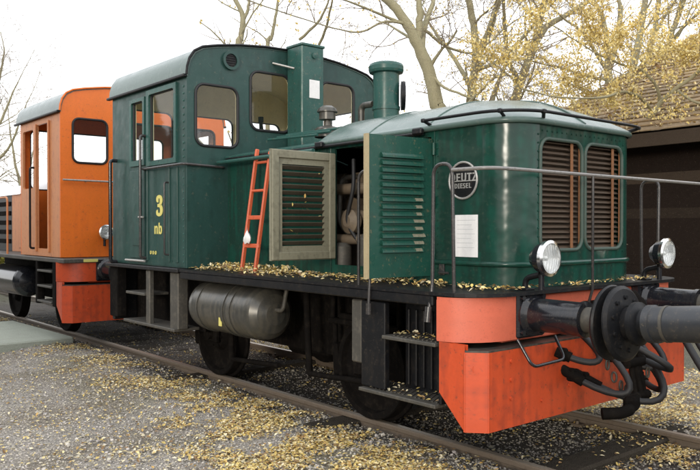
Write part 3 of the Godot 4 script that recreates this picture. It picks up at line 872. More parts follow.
		var g2 := MB.new()
		g2.tube(bent([Vector3(-4.79, 1.27, s * 1.3), Vector3(-4.79, 1.27, s * 1.375), Vector3(-4.79, 2.62, s * 1.375), Vector3(-4.79, 2.62, s * 1.3)], 0.04), 0.016, 8)
		part(L, "grab_rail", g2, M.rod)
		var g3 := MB.new()
		g3.tube(bent([Vector3(-4.24, 1.32, s * 1.31), Vector3(-4.24, 1.32, s * 1.36), Vector3(-4.24, 2.08, s * 1.36), Vector3(-4.24, 2.08, s * 1.31)], 0.04), 0.01, 8)
		part(L, "grab_rail", g3, M.rod)
		var g4 := MB.new()
		g4.tube([Vector3(-5.25, 1.235, s * 1.345), Vector3(-4.75, 1.235, s * 1.345)], 0.013, 8)
		part(L, "grab_rail", g4, M.steel_rod)
		var hr := MB.new()
		hr.tube(bent([Vector3(-4.8, 2.25, s * 1.31), Vector3(-4.78, 2.25, s * 1.355), Vector3(-3.83, 2.25, s * 1.355), Vector3(-3.83, 2.235, s * 0.9), Vector3(-3.87, 2.235, s * 0.86)], 0.05), 0.014, 8)
		part(L, "cab_handrail", hr, M.rod)
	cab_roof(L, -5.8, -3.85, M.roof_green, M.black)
	var cl := MB.new()
	var crow: Array = []
	for x in [-5.68, -3.9]:
		var p := PackedVector3Array()
		var pf := cab_profile()
		for q in pf: p.append(Vector3(x, q.y - 0.045, q.x * 0.965))
		for i in range(pf.size() - 2, -1, -1): p.append(Vector3(x, pf[i].y - 0.045, -pf[i].x * 0.965))
		crow.append(p)
	cl.loft(crow, Vector3(0, -1, 0))
	part(L, "cab_ceiling", cl, M.lining)
	# round ventilator on the cab front
	var vt := MB.new()
	vt.lathe([Vector2(0.0, 0.012), Vector2(0.07, 0.012), Vector2(0.07, 0.03), Vector2(0.1, 0.03), Vector2(0.1, 0.0)], 28, XF(ALONG, Vector3(-3.86, 3.37, 0.79)))
	var vent := part(L, "cab_ventilator", vt, M.cab_green)
	var vd := MB.new()
	vd.lathe([Vector2(0.0, 0.016), Vector2(0.068, 0.016)], 28, XF(ALONG, Vector3(-3.86, 3.37, 0.79)))
	for k in 5: vd.span(Vector3(-3.85, 3.315 + k * 0.025, 0.735), Vector3(-3.837, 3.322 + k * 0.025, 0.845), 0.002)
	part(vent, "ventilator_mesh", vd, M.black)
	# control desk, seat and stove pipe inside
	var dk := MB.new()
	dk.span(Vector3(-4.3, 1.2, -0.9), Vector3(-3.95, 2.25, 0.5), 0.03)
	dk.box(Vector3(-4.15, 2.4, -0.25), Vector3(0.25, 0.35, 0.5), 0.05)
	part(L, "control_desk", dk, M.duct_green)
	var lv := MB.new()
	lv.tube([Vector3(-4.1, 2.2, 0.2), Vector3(-4.14, 2.8, 0.22)], [0.05, 0.02], 10)
	lv.tube([Vector3(-4.14, 2.8, 0.22), Vector3(-4.14, 2.86, 0.22)], 0.03, 10)
	part(L, "control_lever", lv, M.under)
	var seat := MB.new()
	seat.box(Vector3(-5.0, 1.75, 0.5), Vector3(0.45, 0.1, 0.45), 0.03)
	seat.box(Vector3(-5.2, 2.05, 0.5), Vector3(0.08, 0.5, 0.42), 0.03)
	seat.tube([Vector3(-5.0, 1.2, 0.5), Vector3(-5.0, 1.72, 0.5)], 0.05, 10)
	part(L, "driver_seat", seat, M.under)
	# numerals
	var fbase := SystemFont.new(); fbase.font_names = PackedStringArray(["Droid Serif"]); fbase.font_weight = 700
	var font := FontVariation.new(); font.base_font = fbase; font.variation_embolden = 0.9
	var sans := SystemFont.new(); sans.font_names = PackedStringArray(["Droid Sans"]); sans.font_weight = 700
	for q in [["3", Vector3(-4.47, 1.83, 1.3015), 0.29, "number"], ["nb", Vector3(-4.5, 1.59, 1.3015), 0.16, "lettering"], ["o o o", Vector3(-4.62, 1.335, 1.3015), 0.07, "lettering"]]:
		var tm := TextMesh.new()
		tm.text = q[0]; tm.font = font if q[0] == "3" else sans; tm.font_size = 64; tm.pixel_size = q[2] / 64.0; tm.depth = 0.004
		var o := part(L, q[3], tm, M.yellow)
		o.position = q[1] + Vector3(0, 0, 0.003)

	# ---------------- hood
	var open_ := rect(-2.06, 1.28, -0.9, 2.29)
	var ns := MB.new()
	ns.plate(rect(-3.858, 1.182, -0.4, 2.335), [open_], 0.02, XF(Basis.IDENTITY, Vector3(0, 0, 0.8)))
	part(L, "hood_side", ns, M.hood_green)
	var fs := MB.new()
	fs.plate(rect(-3.858, 1.182, -0.4, 2.335), [], 0.02, XF(Basis.IDENTITY, Vector3(0, 0, -0.82)))
	part(L, "hood_side", fs, M.hood_green)
	for s in [1.0, -1.0]:
		var cn := MB.new()
		var rows: Array = []
		for y in [1.182, 2.335]:
			var p := PackedVector3Array()
			for i in 13:
				var a := PI / 2 * i / 12.0
				p.append(Vector3(-0.4 + 0.28 * sin(a), y, s * (0.54 + 0.28 * cos(a))))
			rows.append(p)
		cn.loft(rows, Vector3(1, 0, s))
		part(L, "hood_corner", cn, M.hood_green)
	var gA := rr(-0.535, 1.44, -0.02, 2.235, 0.09); var gB := rr(0.02, 1.44, 0.535, 2.235, 0.09)
	var hf := MB.new()
	hf.plate(rect(-0.54, 1.182, 0.54, 2.335), [gA, gB], 0.02, XF(FRONT, Vector3(-0.14, 0, 0)))
	part(L, "hood_front", hf, M.hood_green)
	for s in [-1.0, 1.0]:
		var gf := MB.new()
		var gp: Array = []
		for q in (gA if s < 0 else gB): gp.append(Vector3(-0.118, q.y, -q.x))
		gf.tube(gp, 0.015, 6, false, true)
		var g := part(L, "radiator_grille", gf, M.frame_olive)
		var zc: float = -s * 0.2775
		var slat: ArrayMesh
		var sm := MB.new()
		sm.box(Vector3.ZERO, Vector3(0.034, 0.006, 0.51), 0.002, Basis(Vector3(0, 0, 1), -0.6))
		slat = sm.mesh()
		for k in 21:
			var o := part(g, "slat", slat, M.slat_rust)
			o.position = Vector3(-0.155, 1.46 + k * 0.038, zc)
			o.rotation.x = sin(k * 2.3 + s) * 0.004
		var vs := MB.new()
		vs.span(Vector3(-0.135, 1.445, zc - 0.16), Vector3(-0.127, 2.23, zc - 0.13), 0.002)
		vs.span(Vector3(-0.135, 1.445, zc - 0.252), Vector3(-0.127, 2.2, zc - 0.235), 0.002)
		part(g, "strap", vs, M.rust)
	var rc := MB.new()
	rc.span(Vector3(-0.3, 1.3, -0.55), Vector3(-0.22, 2.3, 0.55), 0.005)
	part(L, "radiator_core", rc, M.slat_rust)
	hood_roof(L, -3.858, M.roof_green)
	for q in [-0.92, -1.6]:
		var sp := MB.new()
		var pts: Array = []
		for i in 25:
			var t := -1.0 + i / 12.0
			pts.append(Vector3(q, 2.378 + 0.255 * (1.0 - pow(absf(t), 2.5)), t * 0.835))
		sp.tube(pts, 0.006, 6)
		part(L, "roof_seam", sp, M.roof_green)
	var cs := MB.new()
	var cp2: Array = []
	for i in 13:
		var d := 0.82 * i / 12.0
		cp2.append(Vector3(-0.1 - d, 2.378 + 0.255 * (1.0 - pow(1.0 - d / 0.82, 2.5)), 0.0))
	cs.tube(cp2, 0.006, 6)
	part(L, "roof_seam", cs, M.roof_green)
	# bead round the foot of the hood
	for y in [1.345]:
		var bd := MB.new()
		var pts: Array = []
		for q in hood_plan(-0.004): pts.append(Vector3(maxf(q.x, -0.85), y, q.y))
		pts = pts.slice(1, pts.size() - 1)
		bd.tube(pts, 0.02, 8)
		part(L, "hood_bead", bd, M.hood_green)
	# hood rail round the front of the roof
	var hr2 := MB.new()
	var hp: Array = []
	for q in hood_plan(-0.085): hp.append(Vector3(maxf(q.x, -0.9), 2.405, q.y))
	hp = hp.slice(1, hp.size() - 1)
	hr2.tube(hp, 0.012, 8)
	part(L, "hood_rail", hr2, M.black)
	var bk2 := MB.new()
	for k in [0, 4, 9, 14, 18, 21]:
		if k >= hp.size(): continue
		var p: Vector3 = hp[k]
		var inn := Vector3(-0.5, p.y, 0.0) if p.x > -0.5 else Vector3(p.x, p.y, 0)
		var d := (inn - p).normalized()
		bk2.tube([p, p + d * 0.06 + Vector3(0, -0.02, 0), p + d * 0.1 + Vector3(0, -0.035, 0)], 0.013, 6)
		bk2.box(p, Vector3(0.035, 0.03, 0.035), 0.008)
	part(L, "rail_brackets", bk2, M.black).set_meta("kind", "stuff")
	# drip rail along the near side roof, hinge strip, seam
	for s in [1.0, -1.0]:
		var dp := MB.new()
		dp.tube([Vector3(-3.8, 2.318, s * 0.868), Vector3(-0.95, 2.318, s * 0.868)], 0.014, 8)
		part(L, "drip_rail", dp, M.black)
		for x in [-0.98, -2.2]:
			var ev := MB.new()
			ev.box(Vector3(x, 2.335, s * 0.885), Vector3(0.1, 0.05, 0.04), 0.012)
			part(L, "roof_catch", ev, M.black)
		var sm2 := MB.new()
		sm2.span(Vector3(-0.872, 1.19, s * 0.8205), Vector3(-0.86, 2.33, s * 0.826), 0.003)
		part(L, "seam_strip", sm2, M.hood_green)
		var rail := MB.new()
		rail.tube([Vector3(-3.84, 2.28, s * 0.95), Vector3(-2.2, 2.28, s * 0.95)], 0.02, 8)
		part(L, "side_pipe", rail, M.duct_green)
	var scw := MB.new()
	for k in 15:
		for z in [0.555, -0.555]: bolt(scw, Vector3(-0.121, 1.42 + k * 0.06, z), Vector3(1, 0, 0), 0.007)
	for k in 18: bolt(scw, Vector3(-0.12, 2.29, -0.51 + k * 0.06), Vector3(1, 0, 0), 0.007)
	for k in 18:
		for x in [-0.835, -0.9]: bolt(scw, Vector3(x + 0.0, 1.24 + k * 0.06, 0.82), Vector3(0, 0, 1), 0.006)
	for k in 17: bolt(scw, Vector3(-3.78 + k * 0.1, 2.29, 0.82), Vector3(0, 0, 1), 0.007)
	part(L, "screws", scw, M.hood_green).set_meta("kind", "stuff")
	for x in [-2.14, -2.95]:
		var sst := MB.new()
		sst.span(Vector3(x, 1.19, 0.8205), Vector3(x + 0.03, 2.33, 0.827), 0.002)
		part(L, "seam_strip", sst, M.hood_green)
	var lt := MB.new()
	lt.box(Vector3(-0.78, 1.3, 0.83), Vector3(0.05, 0.1, 0.016), 0.005)
	lt.tube(bent([Vector3(-0.78, 1.27, 0.835), Vector3(-0.78, 1.27, 0.87), Vector3(-0.68, 1.27, 0.87)], 0.02), 0.009, 8)
	part(L, "hood_latch", lt, M.rod)
	# emblem
	var em := MB.new()
	em.lathe([Vector2(0.0, 0.01), Vector2(0.132, 0.01), Vector2(0.132, 0.0)], 36, XF(Basis(Vector3(1, 0, 0), Vector3(0, 0, 1), Vector3(0, -1, 0)), Vector3(-0.575, 1.945, 0.8205)))
	var emb := part(L, "maker_plate", em, M.black)
	var er := MB.new()
	var ep: Array = []
	for k in 36: ep.append(Vector3(-0.575 + cos(TAU * k / 36) * 0.132, 1.945 + sin(TAU * k / 36) * 0.132, 0.829))
	er.tube(ep, 0.009, 6, false, true)
	part(emb, "rim", er, M.steel_rod)
	for q in [["DEUTZ", Vector3(-0.572, 1.965, 0.831), 0.085], ["DIESEL", Vector3(-0.575, 1.905, 0.831), 0.05]]:
		var tm := TextMesh.new()
		tm.text = q[0]; tm.font = sans; tm.font_size = 64; tm.pixel_size = q[2] / 64.0; tm.depth = 0.005
		var o := part(emb, "lettering", tm, M.steel_rod)
		o.position = q[1]
	var bar := MB.new()
	bar.span(Vector3(-0.67, 1.936, 0.83), Vector3(-0.48, 1.943, 0.835), 0.001)
	part(emb, "bar", bar, M.steel_rod)
	# notice sheet
	var nt := MB.new()
	nt.span(Vector3(-0.655, 1.39, 0.821), Vector3(-0.44, 1.695, 0.825), 0.001)
	var nte := part(L, "notice_sheet", nt, M.white)
	nte.set_meta("label", "white paper notice on the hood side")
	var nl := MB.new()
	for k in 7: nl.span(Vector3(-0.635, 1.655 - k * 0.033, 0.8253), Vector3(-0.46 - 0.05 * fmod(k * 0.7, 1.0), 1.658 - k * 0.033, 0.8256), 0.0001)
	part(nte, "printed_lines", nl, M.print_grey).set_meta("kind", "stuff")
	# doors standing open
	hood_doors(L)
	# engine
	engine(L)
	# arched grab rails on the board, front rail
	for s in [1.0, -1.0]:
		var a1 := MB.new()
		a1.tube(bent([Vector3(-1.15, 1.16, s * 1.33), Vector3(-1.15, 2.02, s * 1.33), Vector3(-0.975, 2.02, s * 1.33), Vector3(-0.975, 0.98, s * 1.39)], 0.085), 0.0115, 8)
		a1.tube([Vector3(-0.975, 0.98, s * 1.385), Vector3(-0.975, 1.06, s * 1.385)], 0.022, 8)
		part(L, "handrail", a1, M.rod)
		var a2 := MB.new()
		a2.tube(bent([Vector3(-0.39, 1.0, s * 1.385), Vector3(-0.39, 1.2, s * 1.34), Vector3(-0.39, 2.02, s * 1.33), Vector3(-0.225, 2.02, s * 1.33), Vector3(-0.225, 1.17, s * 1.31)], 0.08), 0.0125, 8)
		a2.tube([Vector3(-0.39, 0.98, s * 1.388), Vector3(-0.39, 1.08, s * 1.375)], 0.024, 8)
		part(L, "handrail", a2, M.rod)
	var fr2 := MB.new()
	fr2.tube(bent([Vector3(-0.225, 1.975, 1.33), Vector3(0.05, 1.975, 1.31), Vector3(0.05, 1.98, 1.1), Vector3(0.05, 1.98, -1.7)], 0.12), 0.0125, 8)
	part(L, "front_handrail", fr2, M.rail_grey)
	var fp := MB.new()
	fp.tube([Vector3(0.05, 1.98, 0.14), Vector3(0.05, 1.16, 0.14), Vector3(0.0, 1.0, 0.14)], 0.0105, 8)
	part(L, "handrail_post", fp, M.rod)
	for z in [0.78, -0.78]: headlight(L, Vector3(0.13, 1.4, z), 0.112)
	for z in [0.78, -0.78]:
		var ar := MB.new()
		ar.tube(bent([Vector3(-0.06, 1.17, z), Vector3(-0.06, 1.26, z), Vector3(0.06, 1.29, z)], 0.05), 0.02, 8)
		ar.box(Vector3(-0.06, 1.187, z), Vector3(0.09, 0.014, 0.09), 0.004)
		part(L, "headlight_bracket", ar, M.black)
	# exhaust duct beside the cab front
	var du := MB.new()
	du.span(Vector3(-3.84, 2.4, -0.235), Vector3(-3.56, 3.6, 0.07), 0.012)
	var duct := part(L, "exhaust_duct", du, M.duct_green)
	var dc := MB.new()
	dc.span(Vector3(-3.85, 3.595, -0.245), Vector3(-3.55, 3.625, 0.08), 0.008)
	dc.lathe([Vector2(0.035, 0.0), Vector2(0.035, 0.015), Vector2(0.0, 0.02)], 14, XF(ALONG, Vector3(-3.56, 3.5, -0.1)))
	part(duct, "duct_cap", dc, M.duct_green)
	var dl := MB.new()
	dl.span(Vector3(-3.559, 3.03, -0.17), Vector3(-3.554, 3.23, -0.03), 0.002)
	part(duct, "duct_label", dl, M.white)
	var dbr := MB.new()
	dbr.tube([Vector3(-3.86, 3.42, 0.25), Vector3(-3.7, 3.36, 0.07)], 0.012, 6)
	part(duct, "stay", dbr, M.steel_rod)
	# whistle dome
	var wh := MB.new()
	wh.lathe([Vector2(0.13, -0.1), Vector2(0.13, -0.02), Vector2(0.11, 0.0), Vector2(0.035, 0.02), Vector2(0.03, 0.07), Vector2(0.085, 0.08), Vector2(0.085, 0.15), Vector2(0.105, 0.155), Vector2(0.105, 0.165), Vector2(0.09, 0.195), Vector2(0.05, 0.22), Vector2(0.0, 0.228)], 24, XF(Basis.IDENTITY, Vector3(-2.95, 2.62, 0.2)))
	part(L, "whistle", wh, M.tank)
	var wp := MB.new()
	for k in 3: wp.tube([Vector3(-3.5 + k * 0.05, 2.52 + k * 0.025, 0.55 - k * 0.08), Vector3(-2.7 + k * 0.1, 2.5 + k * 0.03, 0.52 - k * 0.08)], 0.014, 6)
	part(L, "roof_pipes", wp, M.duct_green)
	# air intake stack
	var sx := XF(Basis.IDENTITY, Vector3(-2.72, 2.55, -0.4))
	var sk := MB.new()
	sk.lathe([Vector2(0.16, 0.0), Vector2(0.16, 0.05), Vector2(0.137, 0.06), Vector2(0.137, 0.66)], 28, sx)
	var stack := part(L, "intake_stack", sk, M.duct_green)
	var sb := MB.new()
	sb.lathe([Vector2(0.137, 0.28), Vector2(0.146, 0.28), Vector2(0.146, 0.315), Vector2(0.137, 0.315)], 28, sx)
	part(stack, "clamp_band", sb, M.duct_green)
	var sc2 := MB.new()
	sc2.lathe([Vector2(0.137, 0.655), Vector2(0.175, 0.665), Vector2(0.184, 0.69), Vector2(0.184, 0.73), Vector2(0.172, 0.755), Vector2(0.12, 0.775), Vector2(0.0, 0.785)], 28, sx)
	part(stack, "stack_cap", sc2, M.duct_green)
	var sp := MB.new()
	sp.lathe([Vector2(0.0, 0.0), Vector2(0.15, 0.0), Vector2(0.15, 0.04), Vector2(0.0, 0.05)], 24, XF(Basis(Vector3(0, 1, 0), Vector3(0.64, 0, -0.76), Vector3(-0.76, 0, -0.64)).orthonormalized(), Vector3(-2.62, 2.98, -0.52)))
	part(stack, "side_inlet", sp, M.black)
	var sh := MB.new()
	sh.tube(bent([Vector3(-2.84, 2.9, -0.32), Vector3(-3.0, 2.9, -0.3), Vector3(-3.0, 2.65, -0.3)], 0.06), 0.035, 8)
	part(stack, "drain_pipe", sh, M.tank)

func hood_doors(L: Node3D) -> void:
	# beige inner face, hinged at the rear edge of the opening
	var hole := rect(-1.39, 1.45, -0.95, 2.13)
	var d := MB.new()
	d.plate(rect(-1.5, 1.33, -0.83, 2.25), [hole], 0.028, XF(FRONT, Vector3(-2.075, 0, 0)))
	d.span(Vector3(-2.05, 1.335, 1.43), Vector3(-2.03, 2.245, 1.497), 0.006)
	d.span(Vector3(-2.05, 1.335, 0.835), Vector3(-2.03, 2.245, 0.9), 0.006)
	d.span(Vector3(-2.05, 2.18, 0.9), Vector3(-2.032, 2.245, 1.43), 0.006)
	d.span(Vector3(-2.05, 1.335, 0.9), Vector3(-2.032, 1.4, 1.43), 0.006)
	var door := part(L, "hood_door", d, M.beige)
	door.set_meta("label", "open hood door showing its beige inner face with dark louvres")
	var sm := MB.new()
	sm.box(Vector3.ZERO, Vector3(0.045, 0.006, 0.44), 0.002, Basis(Vector3(0, 0, 1), 0.75))
	var slat := sm.mesh()
	for k in 13:
		var o := part(door, "slat", slat, M.slat_dirty)
		o.position = Vector3(-2.06, 1.475 + k * 0.0525, 1.17)
	var bk := MB.new()
	bk.span(Vector3(-2.09, 1.44, 0.94), Vector3(-2.083, 2.14, 1.4), 0.002)
	part(door, "outer_skin", bk, M.door_green)
	# green outer face, hinged at the front edge of the opening
	var g := MB.new()
	var bs := Basis(Vector3(0, 1, 0), deg_to_rad(-6.2))
	var hinge := Vector3(-0.88, 0, 0.825)
	var fb := Basis(bs * Vector3(0, 0, -1), Vector3(0, 1, 0), bs * Vector3(1, 0, 0))
	var fx := XF(fb, hinge)
	g.plate(rect(-0.595, 1.24, -0.005, 2.272), [], 0.018, fx.translated_local(Vector3(0, 0, -0.012)))
	var gd := part(L, "hood_door", g, M.door_green)
	gd.set_meta("label", "open green hood door with a bank of louvres")
	var ed := MB.new()
	var q0 := fx * Vector3(-0.6, 1.24, -0.03)
	ed.plate(rect(-0.612, 1.238, -0.5945, 2.274), [], 0.045, fx.translated_local(Vector3(0, 0, -0.035)))
	part(gd, "door_edge", ed, M.cream)
	var lou := MB.new()
	# one louvre: a hooded blade that stands proud at its lower lip
	var W := 0.19
	var prof := [Vector2(0.0, 0.02), Vector2(0.013, 0.013), Vector2(0.024, -0.002), Vector2(0.028, -0.018), Vector2(0.022, -0.02), Vector2(0.0, -0.008)]
	for i in prof.size() - 1:
		var a: Vector2 = prof[i]; var b: Vector2 = prof[i + 1]
		lou.quado(Vector3(-W, a.y, a.x), Vector3(W, a.y, a.x), Vector3(W, b.y, b.x), Vector3(-W, b.y, b.x), Vector3(0, b.x - a.x + 0.001, a.y - b.y))
	for e in [-1, 1]:
		for i in range(1, prof.size() - 1):
			lou.trio(Vector3(e * W, prof[0].y, prof[0].x), Vector3(e * W, prof[i].y, prof[i].x), Vector3(e * W, prof[i + 1].y, prof[i + 1].x), Vector3(e, 0, 0))
	var lmesh := lou.mesh()
	for k in 14:
		var o := part(gd, "louvre", lmesh, M.door_green)
		o.transform = fx * Transform3D(Basis.IDENTITY, Vector3(-0.3, 1.44 + k * 0.053, 0.0065))
	for k in 8:
		var o := part(gd, "bare_patch", lmesh, M.beige)
		o.transform = fx * Transform3D(Basis.IDENTITY.scaled(Vector3(0.12 + 0.2 * fmod(k * 0.37 + 0.2, 1.0) * (1.0 if k < 6 else 0.4), 0.72, 1.0)), Vector3(-0.155, 1.441 + k * 0.053, 0.0085))
	var hg := MB.new()
	for y in [1.35, 1.75, 2.15]: hg.tube([hinge + Vector3(0.02, y, 0.01), hinge + Vector3(0.02, y + 0.09, 0.01)], 0.014, 8)
	part(gd, "hinges", hg, M.door_green).set_meta("kind", "stuff")

func engine(L: Node3D) -> void:
	var m := MB.new()
	m.span(Vector3(-3.3, 1.2, -0.35), Vector3(-0.5, 1.62, 0.42), 0.03)
	m.span(Vector3(-3.2, 1.62, -0.25), Vector3(-0.6, 1.9, 0.36), 0.03)
	var e := part(L, "engine_block", m, M.engine)
	for k in 6:
		var x := -3.0 + k * 0.4
		var c := MB.new()
		c.box(Vector3(x, 2.0, 0.2), Vector3(0.33, 0.24, 0.42), 0.05)
		c.tube([Vector3(x, 1.78, 0.34), Vector3(x, 1.78, 0.5)], 0.1, 14)
		part(e, "cylinder_head", c, M.engine)
		var p := MB.new()
		p.tube(bent([Vector3(x - 0.05, 2.08, 0.36), Vector3(x - 0.05, 2.06, 0.6), Vector3(x, 1.62, 0.66), Vector3(x + 0.05, 1.45, 0.42)], 0.1), 0.022, 8)
		part(e, "injector_pipe", p, M.step)
	for q in [[1.95, 0.62, 0.05], [1.5, 0.66, 0.045], [1.7, 0.56, 0.06]]:
		var b := MB.new()
		b.tube([Vector3(-3.2, q[0], q[1]), Vector3(-0.7, q[0], q[1])], q[2], 12)
		part(e, "manifold", b, M.engine)
	var h := MB.new()
	h.tube(bent([Vector3(-1.95, 2.2, 0.7), Vector3(-1.9, 1.95, 0.74), Vector3(-2.02, 1.65, 0.73), Vector3(-1.85, 1.4, 0.66)], 0.1), 0.018, 8)
	part(e, "fuel_hose", h, M.rubber)
	for q in [[-2.45, 1.25, 0.68, 0.1, 0.28], [-2.1, 1.25, 0.7, 0.08, 0.22], [-1.75, 1.25, 0.7, 0.09, 0.3]]:
		var f := MB.new()
		f.lathe([Vector2(0.0, 0.0), Vector2(q[3], 0.0), Vector2(q[3], q[4] * 0.85), Vector2(q[3] * 0.6, q[4]), Vector2(0.0, q[4])], 16, XF(Basis.IDENTITY, Vector3(q[0], q[1], q[2])))
		part(e, "filter_bowl", f, M.step)
	var w := MB.new()
	for q in [[-2.35, 1.78, 0.13], [-2.0, 1.66, 0.11]]:
		w.lathe([Vector2(0.0, 0.0), Vector2(q[2], 0.0), Vector2(q[2], 0.05), Vector2(q[2] * 0.45, 0.08), Vector2(0.0, 0.08)], 18, XF(Basis(Vector3(1, 0, 0), Vector3(0, 0, 1), Vector3(0, -1, 0)), Vector3(q[0], q[1], 0.66)))
	part(e, "pulleys", w, M.engine).set_meta("kind", "stuff")
	var bkw := MB.new()
	bkw.span(Vector3(-3.8, 1.2, -0.78), Vector3(-0.5, 2.3, -0.76), 0.003)
	part(L, "engine_bay_wall", bkw, M.engine)

# ------------------------------------------------------------------ the orange locomotive behind
func orange_locomotive() -> void:
	var L := thing("orange_locomotive", "bright orange shunter with open cab doorway coupled behind the green one", "locomotive", Vector3(-7.18, 0, 0))
	buffer_beam(L, M.red, M.red)
	for z in [0.77, -0.77]: buffer(L, -0.03, 1.0, 1.02, z, M.black_gloss, 0.62)
	var m := MB.new()
	m.span(Vector3(-5.5, 1.12, -1.37), Vector3(-0.02, 1.18, 1.37), 0.01)
	part(L, "running_board", m, M.step)
	for k in 2:
		var y := MB.new()
		y.span(Vector3(-0.018, 1.13, 1.1 - k * 0.42), Vector3(-0.006, 1.17, 0.9 - k * 0.42), 0.003)
		part(L, "edge_marking", y, M.yellow)
	for s in [1.0, -1.0]:
		var f := MB.new()
		f.span(Vector3(-5.5, 0.42, s * 0.56), Vector3(-0.14, 1.12, s * 0.6), 0.005)
		part(L, "frame_plate", f, M.under)
		for x in [-1.6, -4.1]: wheel(L, x, s * 0.73)
		for q in [1.0, 0.78, 0.56]:
			var td := MB.new()
			td.span(Vector3(-1.12, q - 0.03, s * 1.05), Vector3(-0.52, q, s * 1.37), 0.005)
			part(L, "cab_step", td, M.step)
		var fr := MB.new()
		fr.span(Vector3(-0.5, 0.5, s * 1.25), Vector3(-0.36, 1.12, s * 1.36), 0.01)
		fr.span(Vector3(-1.22, 0.5, s * 1.25), Vector3(-1.13, 1.12, s * 1.36), 0.01)
		fr.span(Vector3(-1.2, 0.5, s * 1.0), Vector3(-0.4, 1.12, s * 1.02), 0.004)
		part(L, "cab_step_frame", fr, M.under)
		var tk := MB.new()
		tk.lathe([Vector2(0.0, -0.1), Vector2(0.18, -0.06), Vector2(0.24, 0.02), Vector2(0.25, 0.06), Vector2(0.25, 1.3), Vector2(0.24, 1.35), Vector2(0.18, 1.42), Vector2(0.0, 1.46)], 30, XF(ALONG, Vector3(-3.75, 0.74, s * 1.08)))
		part(L, "air_tank", tk, M.tank if s < 0 else M.black_gloss)
	# cab: x from -2.1 to -0.34
	var xf := -0.34
	var w1 := rr(-1.125, 2.52, -0.63, 3.14, 0.09); var w2 := rr(0.63, 2.52, 1.125, 3.14, 0.09)
	var w3 := rr(-0.4, 2.52, 0.4, 3.14, 0.09)
	var off := Vector3(0, 0.07, 0)
	var fw := MB.new()
	var poly := cab_wall_poly(1.298, 1.19)
	for k in poly.size():
		if poly[k].y > 2: poly[k].y += 0.07
	fw.plate(poly, [w1, w2, w3], 0.03, XF(FRONT, Vector3(xf - 0.03, 0, 0)))
	part(L, "cab_front_wall", fw, M.orange)
	for h in [w1, w2, w3]: window(L, h, XF(FRONT, Vector3(xf + 0.002, 0, 0)), 0.018)
	var rw := MB.new()
	var v1 := rr(-1.16, 2.2, 0.2, 3.14, 0.09); var v2 := rr(0.4, 2.4, 1.1, 3.14, 0.09)
	rw.plate(poly, [v1, v2], 0.03, XF(FRONT, Vector3(-2.1, 0, 0)))
	part(L, "cab_rear_wall", rw, M.orange)
	for h in [v1, v2]: window(L, h, XF(FRONT, Vector3(-2.085, 0, 0)), 0.018)
	for s in [1.0, -1.0]:
		var sw := MB.new()
		var z := 1.268 if s > 0 else -1.298
		sw.plate(rect(-2.068, 1.19, -0.372, 3.2), [rect(-1.33, 1.3, -0.78, 3.12), rr(-1.98, 2.2, -1.5, 3.08, 0.04)], 0.03, XF(Basis.IDENTITY, Vector3(0, 0, z)))
		part(L, "cab_side_wall", sw, M.orange_pale)
		for x in [-0.8, -1.36]:
			var jm := MB.new()
			jm.span(Vector3(x, 1.25, s * 1.299), Vector3(x + 0.04, 3.14, s * 1.325), 0.006)
			part(L, "door_jamb", jm, M.orange_pale)
		var gr := MB.new()
		gr.tube(bent([Vector3(-1.42, 1.3, s * 1.3), Vector3(-1.42, 1.3, s * 1.37), Vector3(-1.42, 2.5, s * 1.37), Vector3(-1.42, 2.5, s * 1.3)], 0.04), 0.016, 8)
		part(L, "grab_rail", gr, M.black)
		var g2 := MB.new()
		g2.tube([Vector3(-1.07, 1.25, s * 1.2), Vector3(-1.07, 3.1, s * 1.2)], 0.018, 8)
		part(L, "grab_rail", g2, M.steel_rod)
	var fl := MB.new()
	fl.span(Vector3(-2.09, 1.181, -1.25), Vector3(-0.38, 1.2, 1.25), 0.003)
	part(L, "cab_floor", fl, M.under)
	var hr := MB.new()
	hr.tube([Vector3(xf + 0.05, 2.27, 1.28), Vector3(xf + 0.05, 2.25, -1.28)], 0.013, 8)
	hr.tube([Vector3(xf, 2.26, 0.95), Vector3(xf + 0.05, 2.26, 0.95)], 0.012, 6)
	part(L, "cab_handrail", hr, M.steel_rod)
	# roof, lifted a little above the green one's height
	var holder := Node3D.new()
	holder.name = "cab_roof_group"
	var before := L.get_child_count()
	cab_roof(L, -2.3, xf + 0.01, M.roof_green, M.orange)
	for i in range(before, L.get_child_count()): L.get_child(i).position = off
	holder.free()
	var lamp := MB.new()
	lamp.tube([Vector3(xf - 0.05, 3.6, 1.1), Vector3(xf - 0.05, 3.66, 1.1)], 0.03, 8)
	headlight(L, Vector3(xf + 0.13, 1.54, 0.7), 0.1)
	headlight(L, Vector3(xf + 0.13, 1.54, -0.7), 0.1)
	var dk := MB.new()
	dk.span(Vector3(-2.0, 1.2, -0.9), Vector3(-1.7, 2.2, 0.9), 0.03)
	part(L, "control_desk", dk, M.under)
	# hood beyond the cab
	for s in [1.0, -1.0]:
		var hs := MB.new()
		hs.span(Vector3(-4.15, 1.18, s * 0.8), Vector3(-2.1, 2.2, s * 0.84), 0.006)
		part(L, "hood_side", hs, M.orange_pale)
		var hd := MB.new()
		hd.span(Vector3(-5.0, 1.18, s * 0.8), Vector3(-4.16, 2.2, s * 0.835), 0.006)
		part(L, "radiator_side", hd, M.black)
		for k in 5:
			var gp := MB.new()
			gp.span(Vector3(-4.92, 1.32 + k * 0.17, s * 0.835), Vector3(-4.24, 1.4 + k * 0.17, s * 0.85), 0.006)
			part(L, "louvre", gp, M.under)
		var pl := MB.new()
		pl.span(Vector3(-3.75, 1.25, s * 0.8405), Vector3(-3.0, 2.12, s * 0.85), 0.006)
		part(L, "hood_panel", pl, M.orange_pale)
	var fr3 := MB.new()
	fr3.span(Vector3(-5.04, 1.18, -0.84), Vector3(-5.0, 2.2, 0.84), 0.006)
	part(L, "hood_end", fr3, M.orange_pale)
